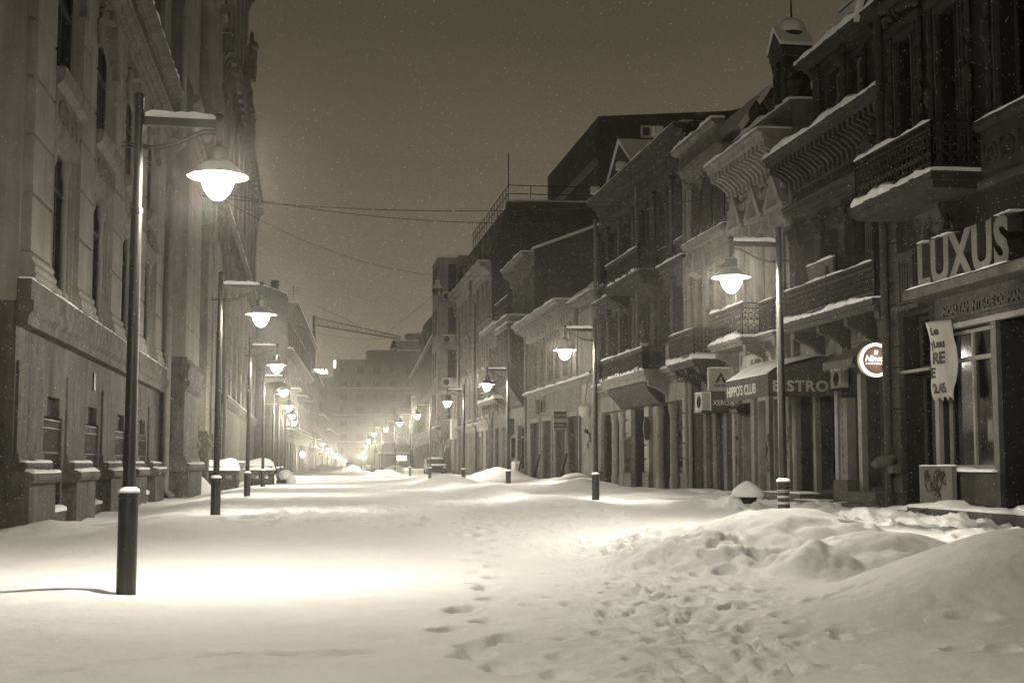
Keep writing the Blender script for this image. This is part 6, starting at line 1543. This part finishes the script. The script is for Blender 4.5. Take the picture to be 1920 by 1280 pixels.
def bare_tree(x, y, h, label, seed, ivy=False):
    rr = random.Random(seed); t = thing('bare_tree', label, 'tree', (x, y, 0), 'small bare trees at the side street')
    m = MB(); m.tube([(x, y, -.3), (x+.05, y, h*.25), (x-.05, y, h*.45)], .09, 7, .06); m.build('trunk', BARK, t)
    m = MB(); s = MB()
    def br(p, d, ln, r, lv):
        q = p+d*ln; m.tube([tuple(p), tuple(p.lerp(q, .5)+Vector((rr.uniform(-.05, .05), rr.uniform(-.05, .05), .04))), tuple(q)], r, 4, r*.6)
        if lv < 2: s.tube([tuple(p+Vector((0, 0, r*1.1))), tuple(p.lerp(q, .5)+Vector((0, 0, r*1.1+.03))), tuple(q+Vector((0, 0, r)))], r*.7, 4)
        if lv < 4:
            for k in range(3 if lv < 3 else 2):
                n_ = (d+Vector((rr.uniform(-.8, .8), rr.uniform(-.8, .8), rr.uniform(-.3, .5)))).normalized(); br(q, n_, ln*rr.uniform(.6, .85), r*.62, lv+1)
    for k in range(5): br(Vector((x-.05, y, h*.45)), Vector((rr.uniform(-.8, .8), rr.uniform(-.8, .8), .8)).normalized(), h*.20, .045, 0)
    m.build('crown', BARK, t); s.build('snow_cap', SNOW, t); return t
bare_tree(12.4, 124, 4.6, 'bare tree with snowy twigs beside the parked car', 5)
bare_tree(10.0, 131, 5.4, 'bare leaning tree left of the pale corner pillar, above the white stall', 8)
bare_tree(11.2, 148, 6.0, 'farthest bare tree in front of the domed corner house', 11)
t = thing('snowy_shrub', 'round dark shrub blotched with snow in the middle of the far street', 'shrub', (7.3, 166, 0))
m = MB(); s = MB()
for k in range(60):
    a = random.uniform(0, 6.28); q = random.uniform(0, .8); z = random.uniform(0, 1.2); p = (7.3+q*math.cos(a), 166+q*math.sin(a), z-.2)
    (m if k % 2 else s).ball(p, .17, .17, .12, 6, 4, .4)
m.build('foliage', BARK, t); s.build('snow_cap', SNOW, t)
# two walkers far down the street
def walker(x, y, z, label, coat, rz):
    t = thing('person', label, 'person', (x, y, z), 'walkers far down the street')
    def chain(nodes, edges, name, mt, par):
        me = bpy.data.meshes.new(name); me.from_pydata([n_[0] for n_ in nodes], edges, []); o = bpy.data.objects.new(name, me); col.objects.link(o)
        sk = o.modifiers.new('skin', 'SKIN'); sk.use_smooth_shade = True
        for i, n_ in enumerate(nodes): me.skin_vertices[0].data[i].radius = n_[1]; me.skin_vertices[0].data[i].use_root = (i == 0)
        o.modifiers.new('sub', 'SUBSURF').levels = 1
        me.materials.append(mt); o.parent = par; return o
    N_ = [((0, 0, .92), (.15, .11)), ((0, 0, 1.15), (.14, .10)), ((0, 0, 1.40), (.18, .11)), ((0, 0, 1.50), (.06, .06)), ((0, .02, 1.58), (.075, .085)), ((0, .02, 1.72), (.075, .09)),
          ((.10, .05, .50), (.075, .075)), ((.11, -.02, .08), (.05, .05)), ((.11, .12, .03), (.05, .035)), ((-.10, -.05, .50), (.075, .075)), ((-.11, -.2, .10), (.05, .05)), ((-.11, -.08, .03), (.05, .035)),
          ((.22, 0, 1.36), (.06, .06)), ((.27, -.05, 1.08), (.05, .05)), ((.25, .06, .85), (.04, .04)), ((-.22, 0, 1.36), (.06, .06)), ((-.27, .05, 1.08), (.05, .05)), ((-.25, .12, .85), (.04, .04))]
    E_ = [(0, 1), (1, 2), (2, 3), (3, 4), (4, 5), (0, 6), (6, 7), (7, 8), (0, 9), (9, 10), (10, 11), (2, 12), (12, 13), (13, 14), (2, 15), (15, 16), (16, 17)]
    chain(N_, E_, 'body', SKIN, t)
    m = MB(); m.lathe(0, 0, [(.22, .62), (.20, .95), (.18, 1.15), (.23, 1.38), (.12, 1.50), (.08, 1.52)], 12); 
    for sg in (-1, 1): m.tube([(sg*.21, 0, 1.40), (sg*.28, -.05*sg, 1.08), (sg*.26, .08, .90)], .075, 8, .055)
    o = m.build('coat', coat, None); o.parent = t
    m = MB(); m.lathe(0, .02, [(.10, 1.66), (.105, 1.72), (.09, 1.79), (.03, 1.83)], 10); o = m.build('hat', COAT, None); o.parent = t
    m = MB()
    for sg in (-1, 1): m.tube([(sg*.08, 0, .85), (sg*.10, sg*.05, .5), (sg*.11, -.02 if sg > 0 else -.2, .12)], .10, 8, .07)
    o = m.build('trousers', COAT, None); o.parent = t
    t.rotation_euler = (0, 0, rz); return t
walker(3.6, 176, -.06, 'person in a pale coat walking far down the street', COAT_L, .2)
walker(5.4, 180, -.10, 'person in a dark coat walking far down the street', COAT, -.1)
t = thing('snowy_bucket', 'dark bucket capped with a cone of snow near the right pavement', 'bucket', (9.42, 28.4, .3))
BZ = lambda u, w, v: (u, w, v+ground_z(9.4, 28.4)-.40)
m = MB(BZ); m.lathe(9.42, 28.4, [(.13, .1), (.19, .45), (.20, .47), (.17, .46)], 14); m.build('pail', RUBBER, t); m = MB(BZ); m.lathe(9.40, 28.42, [(.33, .40), (.36, .46), (.30, .56), (.18, .66), (.08, .72), (.02, .74)], 16); m.build('snow_cap', SNOW, t)

# ================================================================== falling snow and the air
n = 120000
rs = np.random.RandomState(4)
P = np.stack([rs.uniform(-5, 12.5, n), 9+rs.random_sample(n)**1.25*85, rs.uniform(.2, 12, n)], 1)
R = rs.uniform(.0010, .0024, n)*(1+P[:, 1]/60)
base = np.array([[1, 1, 1], [1, -1, -1], [-1, 1, -1], [-1, -1, 1]], float)
V = (P[:, None, :]+R[:, None, None]*base[None]*rs.uniform(.7, 1.3, (n, 4, 1))).reshape(-1, 3)
q = np.arange(n)[:, None, None]*4+np.array([[0, 1, 2], [0, 2, 3], [0, 3, 1], [1, 3, 2]])[None]
me = bpy.data.meshes.new('falling_snow'); me.from_pydata(V.tolist(), [], q.reshape(-1, 3).tolist()); me.materials.append(SNOW)
o = bpy.data.objects.new('falling_snow', me); col.objects.link(o); tag(o, 'fine snowflakes drifting through the lamplight', None, None, 'stuff')
hm = bpy.data.materials.new('haze'); hm.use_nodes = True; nt = hm.node_tree; nt.nodes.remove(nt.nodes['Principled BSDF'])
pv_ = nt.nodes.new('ShaderNodeVolumePrincipled'); pv_.inputs['Color'].default_value = (.92, .90, .86, 1); pv_.inputs['Density'].default_value = HAZE_DENSITY; pv_.inputs['Anisotropy'].default_value = .95
nt.links.new(pv_.outputs[0], nt.nodes['Material Output'].inputs['Volume'])
mb = MB(); mb.box(-95, 115, -32, 560, -9, 47); o = mb.build('haze', hm, None, smooth=0); tag(o, 'snowy haze filling the street', None, None, 'stuff')
